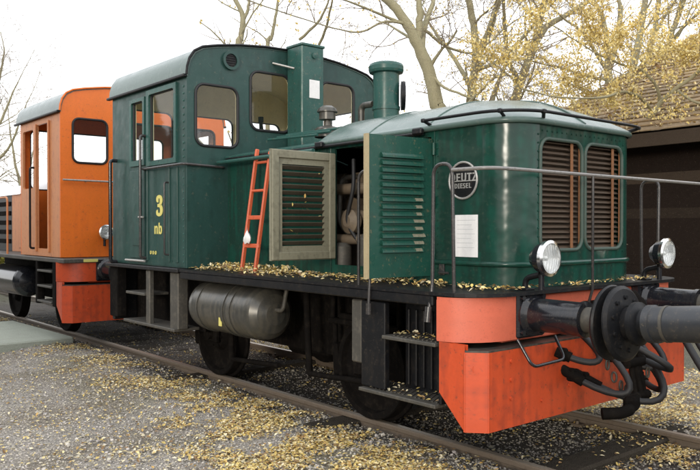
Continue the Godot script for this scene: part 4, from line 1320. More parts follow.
	var rings: Array = []
	for i in 13:
		var a := PI * i / 12.0
		rings.append(PackedVector3Array([Vector3(-5.05, 2.2 + 0.25 * sin(a), 0.87 * cos(a)), Vector3(-3.5, 2.2 + 0.25 * sin(a), 0.87 * cos(a)), Vector3(-2.1, 2.2 + 0.25 * sin(a), 0.87 * cos(a))]))
	var ho := MB.new()
	ho.loft(rings, Vector3(0, 1, 0))
	part(L, "hood_roof", ho, M.white)
	for x in [-2.7, -3.9]:
		var hs2 := MB.new()
		hs2.tube(bent([Vector3(x, 1.18, 1.33), Vector3(x, 2.1, 1.33), Vector3(x - 0.6, 2.1, 1.33), Vector3(x - 0.7, 1.18, 1.33)], 0.08), 0.016, 8)
		part(L, "handrail", hs2, M.orange_pale)
	# blue cloth on the cab floor
	var c := MB.new()
	var ring: Array = []
	for i in 7:
		var t := i / 6.0
		var p := PackedVector3Array()
		for k in 13:
			var a := TAU * k / 12.0
			var r := (0.2 + 0.03 * sin(a * 3 + t * 4)) * sqrt(maxf(0.0, 1.0 - t * t * 0.92))
			p.append(Vector3(-8.25 + cos(a) * r, 1.2 + t * 0.62, 1.0 + sin(a) * r * 0.7))
		ring.append(p)
	c.loft(ring, Vector3(0, 0, 1))
	var cl := part(self, "work_coat", c, M.blue)
	tag(cl, "dark blue cloth bundle in the orange cab doorway", "cloth")

# ------------------------------------------------------------------ neighbouring wagon beyond the right edge
func wagon() -> void:
	var L := thing("flat_wagon", "dark wagon whose grey buffer tube presses on the near red end", "wagon", Vector3(1.7, 0, 0))
	var m := MB.new()
	m.span(Vector3(0, 0.78, -1.3), Vector3(0.09, 1.2, 1.3), 0.01)
	part(L, "headstock", m, M.under)
	var d := MB.new()
	d.span(Vector3(0.05, 1.2, -1.32), Vector3(3.4, 1.27, 1.32), 0.01)
	part(L, "deck", d, M.planks)
	for s in [1.0, -1.0]:
		var f := MB.new()
		f.span(Vector3(0.09, 0.85, s * 0.9), Vector3(3.4, 1.2, s * 0.95), 0.006)
		part(L, "sole_bar", f, M.under)
		wheel(L, 1.9, s * 0.73, 0.47)
		var bs := Basis(Vector3(0, -1, 0), Vector3(-1, 0, 0), Vector3(0, 0, -1))
		var at := XF(Basis(Vector3(0, 0, 1), deg_to_rad(5.0)) * bs, Vector3(0.005, 1.112, s * 0.77))
		var b := MB.new()
		b.lathe([Vector2(0.17, 0.0), Vector2(0.17, 0.04), Vector2(0.11, 0.06), Vector2(0.103, 0.84), Vector2(0.112, 0.845), Vector2(0.112, 0.885), Vector2(0.08, 0.89)], 30, at)
		var bf := part(L, "buffer", b, M.tube_grey)
		bf.set_meta("label", "thick grey buffer tube")
		var rg := MB.new()
		rg.lathe([Vector2(0.1, 0.76), Vector2(0.108, 0.76), Vector2(0.108, 0.778), Vector2(0.1, 0.778)], 30, at)
		part(bf, "clamp_ring", rg, M.step)
		var pl := MB.new()
		pl.lathe([Vector2(0.09, 0.88), Vector2(0.09, 0.92), Vector2(0.13, 0.94), Vector2(0.13, 0.97), Vector2(0.1, 0.98), Vector2(0.1, 1.03)], 24, at)
		part(bf, "plunger", pl, M.black)
		var h := MB.new()
		h.lathe([Vector2(0.0, 1.02), Vector2(0.11, 1.02), Vector2(0.21, 1.035), Vector2(0.23, 1.05), Vector2(0.23, 1.06), Vector2(0.2, 1.07), Vector2(0.0, 1.0745)], 36, at)
		for k in 10:
			var a := TAU * k / 10
			bolt(h, at * Vector3(cos(a) * 0.16, 1.028, sin(a) * 0.16), Vector3(1, 0, 0), 0.014)
		part(bf, "buffer_head", h, M.black)
	var hk := MB.new()
	hk.tube(bent([Vector3(0.0, 1.0, 0), Vector3(-0.3, 1.0, 0), Vector3(-0.4, 1.08, 0)], 0.05), 0.05, 10)
	part(L, "drawhook", hk, M.under)
	for q in [0.35, 0.2]:
		var hs := MB.new()
		var pts: Array = []
		for i in 15:
			var t := i / 14.0
			pts.append(Vector3(-0.02 - 1.0 * t, 0.86 - 0.42 * sin(t * PI) + 0.05 * t, q - 0.25 * t))
		hs.tube(pts, 0.024, 10)
		part(L, "brake_hose", hs, M.rubber)

# ------------------------------------------------------------------ track and ground
func ground_y(x: float, z: float, nz: FastNoiseLite) -> float:
	var y := -0.105 + nz.get_noise_2d(x * 3.0, z * 3.0) * 0.018 + nz.get_noise_2d(x * 0.5 + 50, z * 0.5) * 0.03
	var a := absf(z)
	y += 0.05 * ss(0.72, 0.84, a) * ss(2.2, 1.3, a)
	if a < 0.7: y += 0.012
	elif a < 0.82: y -= 0.015
	return y

func leaf_edge(x: float) -> float:
	var xs := [-14.0, -9.0, -7.5, -4.3, -3.4, -2.15, -1.4, 0.0, 4.0]
	var zs := [1.2, 1.25, 1.35, 1.55, 1.8, 1.95, 2.2, 2.5, 2.5]
	for i in xs.size() - 1:
		if x < xs[i + 1]: return lerpf(zs[i], zs[i + 1], clampf((x - xs[i]) / (xs[i + 1] - xs[i]), 0, 1))
	return 2.5

func build_ground() -> void:
	var nz := FastNoiseLite.new(); nz.seed = 5; nz.frequency = 0.9; nz.fractal_octaves = 3
	var pz := FastNoiseLite.new(); pz.seed = 9; pz.frequency = 0.7; pz.fractal_octaves = 4
	var xs: Array = [-300.0, -120.0, -60.0, -40.0, -28.0, -20.0, -16.0]
	var x := -14.0
	while x < 5.0: xs.append(x); x += 0.09
	xs.append_array([6.0, 9.0, 15.0, 30.0, 80.0, 300.0])
	var zs: Array = [-300.0, -120.0, -60.0, -35.0, -22.0, -14.0, -9.0, -6.0]
	x = -4.5
	while x < 6.5: zs.append(x); x += 0.09
	zs.append_array([8.0, 12.0, 20.0, 60.0, 300.0])
	var P: Array = []; var N: Array = []; var CC: Array = []
	for i in xs.size():
		var row := PackedVector3Array(); var nr := PackedVector3Array(); var cr := PackedColorArray()
		for j in zs.size():
			var gx: float = xs[i]; var gz: float = zs[j]
			row.append(Vector3(gx, ground_y(gx, gz, nz), gz))
			var e := 0.05
			nr.append(Vector3(ground_y(gx - e, gz, nz) - ground_y(gx + e, gz, nz), 2 * e, ground_y(gx, gz - e, nz) - ground_y(gx, gz + e, nz)).normalized())
			var t := pz.get_noise_2d(gx, gz)
			var soil := ss(1.35, 0.85, absf(gz) + t * 0.5)
			var c := Color(1.0, 0.91, 0.79).lerp(Color(0.76, 0.66, 0.52), ss(-0.2, 0.4, t))
			var mossy := ss(0.12, 0.4, pz.get_noise_2d(gx * 0.8 + 40, gz * 0.8)) * ss(3.0, 1.2, absf(gz))
			c = c.lerp(Color(0.45, 0.41, 0.22), mossy * 0.6)
			c = c.lerp(Color(0.13, 0.105, 0.08), soil * 0.92)
			if gz < -4.0 or gx < -15.0: c = c.lerp(Color(0.2, 0.2, 0.08), 0.7)
			cr.append(c)
		P.append(row); N.append(nr); CC.append(cr)
	var V := PackedVector3Array(); var NN := PackedVector3Array(); var C2 := PackedColorArray(); var I := PackedInt32Array()
	var kz := zs.size()
	for i in xs.size():
		V.append_array(P[i]); NN.append_array(N[i]); C2.append_array(CC[i])
	for i in xs.size() - 1:
		for j in kz - 1:
			var a := i * kz + j
			I.append_array([a, a + kz, a + 1, a + 1, a + kz, a + kz + 1])
	var arr: Array = []; arr.resize(Mesh.ARRAY_MAX)
	arr[Mesh.ARRAY_VERTEX] = V; arr[Mesh.ARRAY_NORMAL] = NN; arr[Mesh.ARRAY_COLOR] = C2; arr[Mesh.ARRAY_INDEX] = I
	var am := ArrayMesh.new(); am.add_surface_from_arrays(Mesh.PRIMITIVE_TRIANGLES, arr)
	structure("ground", am, M.ground)
	# loose stones
	var rg := RandomNumberGenerator.new(); rg.seed = 77
	var sm := MB.new(); sm.use_c = true
	var ico: Array = [Vector3(0, 1, 0), Vector3(0, -0.8, 0)]
	for k in 5: ico.append(Vector3(cos(TAU * k / 5) * (0.9 + 0.25 * (k % 2)), 0.15 * (k % 3) - 0.1, sin(TAU * k / 5)))
	for k in 5:
		sm.tri(ico[0], ico[2 + (k + 1) % 5], ico[2 + k]); sm.tri(ico[1], ico[2 + k], ico[2 + (k + 1) % 5])
	var mm := MultiMesh.new(); mm.transform_format = MultiMesh.TRANSFORM_3D; mm.use_colors = true; mm.mesh = sm.mesh()
	var list: Array = []
	var tries := 0
	while list.size() < 60000 and tries < 300000:
		tries += 1
		var px := rg.randf_range(-11.0, 2.2); var pzz := rg.randf_range(-1.6, 4.2)
		if pzz > 1.0 + (px + 11) * 0.0 + 3.4: continue
		var dist := Vector2(px - 3.1, pzz - 5.0).length()
		if rg.randf() > clampf(26.0 / (dist * dist), 0.12, 1.0): continue
		var s := rg.randf_range(0.004, 0.012) * (1.0 if rg.randf() < 0.93 else rg.randf_range(1.3, 2.4))
		var b := Basis.from_euler(Vector3(rg.randf() * 6, rg.randf() * 6, rg.randf() * 6)).scaled(Vector3(s, s * 0.7, s))
		var g := rg.randf_range(0.24, 0.58)
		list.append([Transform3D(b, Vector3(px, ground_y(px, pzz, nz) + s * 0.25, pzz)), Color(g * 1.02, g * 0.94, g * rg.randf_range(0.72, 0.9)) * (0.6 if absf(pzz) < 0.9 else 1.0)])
	mm.instance_count = list.size()
	for i in list.size():
		mm.set_instance_transform(i, list[i][0]); mm.set_instance_color(i, list[i][1])
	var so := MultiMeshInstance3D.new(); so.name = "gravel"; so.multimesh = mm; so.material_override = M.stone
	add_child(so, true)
	tag(so, "loose grey gravel scattered beside the rails", "gravel", "", "stuff")
	# leaves on the ground
	var spots: Array = []
	tries = 0
	while spots.size() < 120000 and tries < 1200000:
		tries += 1
		var px := rg.randf_range(-12.0, 2.6); var pzz := rg.randf_range(-4.0, 3.9)
		var n := pz.get_noise_2d(px * 1.7, pzz * 1.7)
		var ed := leaf_edge(px) + pz.get_noise_2d(px + 11, pzz) * 0.9
		var den := ss(ed + 0.7, ed - 0.5, pzz)
		den = den * clampf(0.45 + n * 2.2 + 0.5 * pz.get_noise_2d(px * 5.0, pzz * 5.0), 0.03, 1.0) + 0.045
		if absf(pzz) < 0.95: den *= 0.09 + 0.8 * ss(-0.15, 0.35, px) * ss(-0.1, -0.45, pzz)
		if pzz < -0.6: den = 0.75 * clampf(0.7 + n * 1.2, 0.05, 1.0)
		var dist := Vector2(px - 3.1, pzz - 5.0).length()
		den *= clampf(36.0 / (dist * dist), 0.3, 1.0)
		if rg.randf() > den: continue
		if absf(absf(pzz) - 0.755) < 0.05: continue
		var lift := 0.012 + rg.randf() * 0.012
		var gy := ground_y(px, pzz, nz)
		if absf(pzz) < 1.25:
			var kk := roundi((2.65 - px) / 0.65)
			if absf(2.65 - kk * 0.65 - px) < 0.13:
				if rg.randf() < 0.8: continue
				gy = maxf(gy, -0.185 + 0.075 + (0.06 if kk in [4, 7, 11] else 0.0))
		spots.append([Vector3(px, gy + lift, pzz), 0.28])
	leaf_patch("fallen_leaves", "yellow autumn leaves lying on the ground along the track", spots, rg, 0.0245)
	# leaves on the running board and steps
	spots = []
	for k in 2300:
		var px := rg.randf_range(-3.8, -0.1); var zz: float
		if rg.randf() < 0.72: zz = 0.84 + absf(rg.randfn(0, 0.13))
		else: zz = rg.randf_range(0.84, 1.35)
		if zz > 1.36: continue
		var den := 0.55 + 0.8 * pz.get_noise_2d(px * 2.0, 3.0)
		if px < -2.3: den += 0.5
		if px > -0.75: den *= 0.7
		if px > -0.35: zz = minf(zz, 1.2)
		if rg.randf() > den: continue
		spots.append([Vector3(px, 1.188 + rg.randf() * 0.025, zz), 0.35])
	for k in 520:
		var px := rg.randf_range(-3.82, -2.5)
		spots.append([Vector3(px, 1.19 + rg.randf() * 0.06, 0.86 + absf(rg.randfn(0, 0.16))), 0.5])
	for k in 160:
		spots.append([Vector3(rg.randf_range(-0.14, 0.01), 1.19 + rg.randf() * 0.02, rg.randf_range(-1.0, 1.0)), 0.35])
	for k in 60:
		spots.append([Vector3(rg.randf_range(-0.82, -0.34), 0.855 + rg.randf() * 0.012, rg.randf_range(1.12, 1.36)), 0.35])
	for k in 50:
		spots.append([Vector3(rg.randf_range(-1.07, -0.34), 0.452 + rg.randf() * 0.012, rg.randf_range(1.1, 1.37)), 0.35])
	for k in 6:
		spots.append([Vector3(-2.04 + rg.randf() * 0.012, rg.randf_range(1.45, 2.1), rg.randf_range(0.98, 1.38)), 0.9])
	leaf_patch("board_leaves", "yellow leaves gathered on the running board and steps", spots, rg, 0.028)

func build_track() -> void:
	var T := Node3D.new(); T.name = "railway_track"; add_child(T, true); T.set_meta("kind", "structure")
	var prof := PackedVector2Array([Vector2(-0.065, -0.15), Vector2(0.065, -0.15), Vector2(0.065, -0.14), Vector2(0.012, -0.125), Vector2(0.009, -0.045), Vector2(0.034, -0.034), Vector2(0.036, -0.008), Vector2(0.028, 0.0), Vector2(-0.028, 0.0), Vector2(-0.036, -0.008), Vector2(-0.034, -0.034), Vector2(-0.009, -0.045), Vector2(-0.012, -0.125), Vector2(-0.065, -0.14)])
	for s in [1.0, -1.0]:
		var m := MB.new()
		m.plate(prof, [], 66.0, XF(FRONT, Vector3(-60, 0, s * 0.755)))
		var r := part(T, "rail", m, M.rail)
		var t := MB.new()
		t.span(Vector3(-60, 0.0003, s * 0.755 - 0.025), Vector3(6, 0.0016, s * 0.755 + 0.025), 0.0003)
		part(r, "running_surface", t, M.rail_top)
	var rg := RandomNumberGenerator.new(); rg.seed = 31
	for k in 34:
		var x := 2.63 - k * 0.65
		var m := MB.new()
		m.box(Vector3.ZERO, Vector3(0.25 + rg.randf() * 0.02, 0.14, 2.5), 0.018, Basis(Vector3(0, 1, 0), rg.randfn(0, 0.01)))
		var o := part(T, "sleeper", m, M.sleeper)
		o.position = Vector3(x + 0.02, -0.185 + rg.randf() * 0.012 + (0.06 if k in [4, 7, 11] else 0.0), rg.randfn(0, 0.03))
		if x > -9:
			for z in [0.755, -0.755]:
				for e in [-1, 1]:
					var ch := MB.new()
					ch.box(Vector3(x + 0.02, -0.09, z + e * 0.08), Vector3(0.1, 0.03, 0.07), 0.008)
					ch.tube([Vector3(x + 0.02, -0.08, z + e * 0.09), Vector3(x + 0.02, -0.05, z + e * 0.09)], 0.016, 6)
					part(T, "rail_clip", ch, M.rail)
	# a second rail leading off beside the near one, where the turnout begins
	var c := MB.new()
	c.box(Vector3(-9.1, -0.05, 1.62), Vector3(2.6, 0.16, 1.15), 0.02, Basis(Vector3(0, 1, 0), 0.03))
	c.tube([Vector3(-8.2, -0.05, 2.195), Vector3(-8.2, -0.05, 2.21)], 0.025, 10)
	c.tube([Vector3(-8.9, -0.05, 2.175), Vector3(-8.9, -0.05, 2.195)], 0.025, 10)
	var sl := part(self, "concrete_slab", c, M.concrete)
	tag(sl, "pale concrete crossing slab lying on the ground beside the orange locomotive", "slab")

# ------------------------------------------------------------------ ladder
func build_ladder() -> void:
	var L := thing("ladder", "narrow orange red ladder leaning on the running board by the cab", "ladder")
	var b0 := Vector3(-3.21, 1.185, 1.08); var t0 := Vector3(-3.13, 2.37, 0.9)
	var b1 := Vector3(-2.9, 1.185, 1.08); var t1 := Vector3(-2.965, 2.33, 0.906)
	for q in [[b0, t0], [b1, t1]]:
		var m := MB.new()
		var d: Vector3 = (q[1] - q[0])
		var bs := Basis(Vector3(1, 0, 0), d.normalized(), Vector3(1, 0, 0).cross(d.normalized())).orthonormalized()
		m.box((q[0] + q[1]) * 0.5, Vector3(0.026, d.length(), 0.04), 0.006, bs)
		part(L, "side_rail", m, M.ladder)
	for q in [[1.43, -2.915], [1.7, -2.93], [1.96, -2.945], [2.235, -2.96]]:
		var r := MB.new()
		var a := b0.lerp(t0, (q[0] - 1.185) / 1.185)
		var b := Vector3(q[1], q[0], a.z)
		if q[0] < 1.8: r.box((a + b) * 0.5, Vector3(a.distance_to(b), 0.04, 0.03), 0.006)
		else: r.tube([a, b], 0.014, 8)
		part(L, "rung", r, M.ladder)
	var w := MB.new()
	var rings: Array = []
	for i in 6:
		var t := i / 5.0
		var p := PackedVector3Array()
		for k in 11:
			var a := TAU * k / 10.0
			var f := sin(minf(t * 1.1 + 0.12, 1.0) * PI) * 0.8 + 0.25 - 0.25 * t
			p.append(Vector3(-3.08 + cos(a) * (0.052 + 0.012 * sin(a * 3 + i * 1.3)) * f, 1.45 + t * 0.16 + 0.01 * sin(a * 2), 1.075 + sin(a) * (0.035 + 0.008 * sin(a * 4 + i)) * f))
		rings.append(p)
	w.loft(rings, Vector3(0, 0, 1))
	var o := part(self, "rag", w, M.white)
	tag(o, "small white rag hanging on the lowest ladder rung", "rag")

# ------------------------------------------------------------------ building behind
func build_house() -> void:
	var p0 := Vector3(-8.547, 3.42, -9.16); var p1 := Vector3(-7.763, 8.13, -19.48)
	var H := thing("timber_house", "dark timber building with leaf strewn ochre tiled roof at the right", "building", Vector3(p0.x, 0, p0.z))
	var up := (p1 - p0)
	var run := Vector3(up.x, 0, up.z)
	var rd := run.normalized()
	var ed := Vector3(-rd.z, 0, rd.x)   # along the eave
	if ed.dot(Vector3(1, 0, 0)) < 0: ed = -ed
	var len_up := up.length(); var ud := up.normalized()
	var nn := ud.cross(ed).normalized()
	if nn.y < 0: nn = -nn
	var EL := 16.0
	# roof: tile courses with edges of their own
	var ba := Basis(ed, nn, ed.cross(nn))
	var courses := 34
	var cw := len_up / courses
	var tm := MB.new()
	tm.box(Vector3.ZERO, Vector3(EL / 8.0 - 0.012, 0.035, cw * 1.18), 0.008, Basis(Vector3(1, 0, 0), 0.11 * signf(ba.z.dot(ud))))
	var tmesh := tm.mesh()
	var tr := RandomNumberGenerator.new(); tr.seed = 12
	for k in courses:
		for j in 8:
			var o := part(H, "tile_course", tmesh, [M.tile, M.tile_b, M.tile_c][tr.randi() % 3])
			o.transform = Transform3D(ba, ud * (k + 0.5) * cw + ed * (EL * (j + 0.5) / 8.0 + (k % 2) * 0.15) + nn * (0.06 + tr.randf() * 0.012) + Vector3(0, p0.y, 0))
	var rf := MB.new()
	rf.box(ud * len_up * 0.5 + ed * EL * 0.5 + Vector3(0, p0.y - 0.06, 0), Vector3(EL + 0.02, 0.14, len_up), 0.01, ba)
	part(H, "roof_deck", rf, M.planks_b)
	var back := MB.new()
	var ridge := ud * len_up + Vector3(0, p0.y, 0)
	var far := ridge + Vector3(rd.x, 0, rd.z) * run.length() - Vector3(0, up.y, 0)
	back.quado(ridge, ridge + ed * EL, far + ed * EL, far, Vector3(0, 1, 0))
	back.quado(ridge - Vector3(0, 0.1, 0), ridge + ed * EL - Vector3(0, 0.1, 0), far + ed * EL - Vector3(0, 0.1, 0), far - Vector3(0, 0.1, 0), Vector3(0, -1, 0))
	part(H, "back_roof", back, M.tile)
	# fascia
	var fb := MB.new()
	var wb := Basis(ed, Vector3(0, 1, 0), ed.cross(Vector3(0, 1, 0)))
	fb.box(ed * EL * 0.5 + Vector3(0, p0.y - 0.12, 0) - rd * 0.03, Vector3(EL, 0.26, 0.04), 0.008, wb)
	part(H, "fascia", fb, M.planks_c)
	# front wall boards, set back under the eave
	var k := 0
	var y := -0.1
	var bm := MB.new()
	bm.box(Vector3.ZERO, Vector3(EL - 0.6, 0.222, 0.05), 0.02)
	var bmesh := bm.mesh()
	var rg := RandomNumberGenerator.new(); rg.seed = 4
	while y < p0.y - 0.1:
		var o := part(H, "plank", bmesh, [M.planks, M.planks_b, M.planks_c][rg.randi() % 3])
		o.transform = Transform3D(wb, ed * EL * 0.5 + rd * (0.62 + rg.randf() * 0.012) + Vector3(0, y + 0.115, 0))
		y += 0.235; k += 1
	var core := MB.new()
	core.box(ed * EL * 0.5 + rd * (run.length() + 0.1) + Vector3(0, p0.y * 0.5 - 0.1, 0), Vector3(EL - 0.8, p0.y, run.length() * 2 - 1.0), 0.01, wb)
	part(H, "wall", core, M.planks)
	# door with pale head rail
	var dm := MB.new()
	dm.box(ed * 5.6 + rd * 0.57 + Vector3(0, 1.1, 0), Vector3(1.1, 2.2, 0.04), 0.01, wb)
	part(H, "door", dm, M.black)
	var dl := MB.new()
	dl.box(ed * 5.6 + rd * 0.545 + Vector3(0, 2.25, 0), Vector3(1.2, 0.07, 0.06), 0.01, wb)
	part(H, "door_head", dl, M.step)
	# leaves that lie on the roof
	var spots: Array = []
	for i in 5000:
		var u := rg.randf() * len_up; var v := rg.randf_range(0.0, 11.0)
		spots.append([p0 + ud * u + ed * v + nn * 0.11, 0.5])
	leaf_patch("roof_leaves", "yellow leaves scattered over the tiled roof", spots, rg, 0.085)

# ------------------------------------------------------------------ trees
func grow(mb: MB, tw: MB, p: Vector3, dir: Vector3, length: float, r: float, depth: int, rg: RandomNumberGenerator, tips: Array, droop: float) -> void:
	var n := 4
	var pts: Array = [p]; var rad: Array = [r]
	var d := dir
	var q := p
	for i in n:
		d = (d + Vector3(rg.randfn(0, 0.16), rg.randfn(0, 0.12) + droop, rg.randfn(0, 0.16))).normalized()
		q += d * length / n
		pts.append(q); rad.append(maxf(r * (1.0 - 0.62 * (i + 1) / n), 0.004))
	if r > 0.022: mb.tube(pts, rad, 6 if r > 0.05 else 5, false)
	else: tw.tube(pts, rad, 3, false)
	if depth <= 1:
		for i in range(1, n + 1): tips.append(pts[i])
	if depth <= 0: return
	var kids := 3 + rg.randi() % 3 if depth > 1 else 2 + rg.randi() % 3
	for k in kids:
		var t := rg.randf_range(0.25, 1.0)
		var fi := t * n
		var i0 := mini(int(fi), n - 1)
		var pos: Vector3 = pts[i0].lerp(pts[i0 + 1], fi - i0)
		var axis := Vector3(rg.randfn(0, 1), rg.randfn(0, 1), rg.randfn(0, 1)).normalized()
		var nd := (d * 0.75 + axis.cross(d).normalized() * rg.randf_range(0.5, 0.95)).normalized()
		grow(mb, tw, pos, nd, length * rg.randf_range(0.45, 0.75), lerpf(rad[i0], rad[i0 + 1], fi - i0) * rg.randf_range(0.45, 0.7), depth - 1, rg, tips, droop)

func px(u: float, v: float, d: float) -> Vector3:
	# a point of the place measured along a sight line from where the photographer stood
	var F0 := Vector3(-0.7652, 0, -0.6438); var R := Vector3(0.6438, 0, -0.7652)
	return Vector3(3.097, 1.6, 4.987) + (F0 + R * (u - 350.0) / 757.0 + Vector3(0, 1, 0) * (228.0 - v) / 757.0) * d

func tree(label: String, group: String, limbs: Array, d: float, sd: int, bark: Material, twig: Material, leaves: int, lsize: float, depth := 3, spacing := 0.55, reach := 1.6, low := 0.0) -> void:
	var rg := RandomNumberGenerator.new(); rg.seed = sd
	var first: Array = limbs[0].pts
	var base := px(first[0].x, first[0].y, d); base.y = 0
	var o := thing("bare_tree", label, "tree", base, 0.0, group)
	var mb := MB.new(); var tw := MB.new(); var tips: Array = []
	for li in limbs.size():
		var l: Dictionary = limbs[li]
		var pts: Array = []; var rad: Array = []
		var dz: float = l.get("dz", 0.0)
		var n: int = l.pts.size()
		for i in n:
			var pp := px(l.pts[i].x, l.pts[i].y, d + dz * i / maxf(1, n - 1)) - base
			pts.append(pp); rad.append(lerpf(l.r0, l.r1, float(i) / (n - 1)))
		if li == 0:
			pts.push_front(Vector3(0, -0.2, 0)); rad.push_front(l.r0 * 1.35)
		# carry the limb on beyond the top of the picture
		var out: Vector3 = (pts[-1] - pts[-2]).normalized()
		var cont := pts.size()
		for i in 3:
			out = (out + Vector3(rg.randfn(0, 0.12), 0.08, rg.randfn(0, 0.12))).normalized()
			pts.append(pts[-1] + out * 0.9); rad.append(maxf(rad[-1] * 0.62, 0.012))
		# smooth
		var sp: Array = []; var sr: Array = []
		for i in pts.size() - 1:
			for k in 4:
				var t := k / 4.0
				var pa: Vector3 = pts[maxi(i - 1, 0)]; var pb: Vector3 = pts[i]; var pc: Vector3 = pts[i + 1]; var pd: Vector3 = pts[mini(i + 2, pts.size() - 1)]
				sp.append(pb.cubic_interpolate(pc, pa, pd, t) + Vector3(rg.randfn(0, 0.01), 0, rg.randfn(0, 0.01)))
				sr.append(lerpf(rad[i], rad[i + 1], t) * rg.randf_range(0.95, 1.06))
		sp.append(pts[-1]); sr.append(rad[-1])
		mb.tube(sp, sr, 9, true)
		# side branches
		var acc := 0.0
		for i in range(1, sp.size() - 1):
			if sp[i].y < maxf(2.6, low + 0.5): continue
			acc += sp[i].distance_to(sp[i - 1])
			while acc > spacing:
				acc -= spacing * rg.randf_range(0.7, 1.3)
				var dir: Vector3 = (sp[i + 1] - sp[i - 1]).normalized()
				var axis := Vector3(rg.randfn(0, 1), rg.randfn(0, 0.5), rg.randfn(0, 1)).normalized()
				var nd := (dir * 0.55 + axis.cross(dir).normalized() * rg.randf_range(0.6, 1.0)).normalized()
				grow(mb, tw, sp[i], nd, reach * rg.randf_range(0.6, 1.2), clampf(sr[i] * 0.34, 0.012, 0.05), depth - 1, rg, tips, 0.03)
	part(o, "trunk", mb, bark)
	if tw.v.size(): part(o, "twigs", tw, twig)
	if leaves > 0 and tips.size():
		var lm := MB.new(); lm.use_c = true
		for i in leaves:
			var p: Vector3 = tips[rg.randi() % tips.size()]
			if p.y < low: continue
			p += Vector3(rg.randfn(0, 0.06), rg.randfn(0, 0.06), rg.randfn(0, 0.06))
			lm.col = [Color(0.78, 0.66, 0.28), Color(0.82, 0.74, 0.44), Color(0.72, 0.58, 0.2), Color(0.58, 0.47, 0.18)][rg.randi() % 4] * rg.randf_range(0.8, 1.1)
			add_leaf(lm, p, lsize * rg.randf_range(0.6, 1.3), rg)
		part(o, "crown", lm, M.leaf)

func add_leaf(lm: MB, p: Vector3, s: float, rg: RandomNumberGenerator) -> void:
	var b := Basis.from_euler(Vector3(rg.randf() * TAU, rg.randf() * TAU, rg.randf() * TAU))
	var a := p + b * Vector3(0, 0, -0.6) * s; var e := p + b * Vector3(0, 0.05, 0.6) * s
	var l := p + b * Vector3(-0.38, 0.12, 0.05) * s; var r := p + b * Vector3(0.38, 0.12, 0.05) * s
	lm.tri(a, r, e); lm.tri(a, e, l)

func V2(a: Array) -> Array:
	var o: Array = []
	for i in range(0, a.size(), 2): o.append(Vector2(a[i], a[i + 1]))
	return o

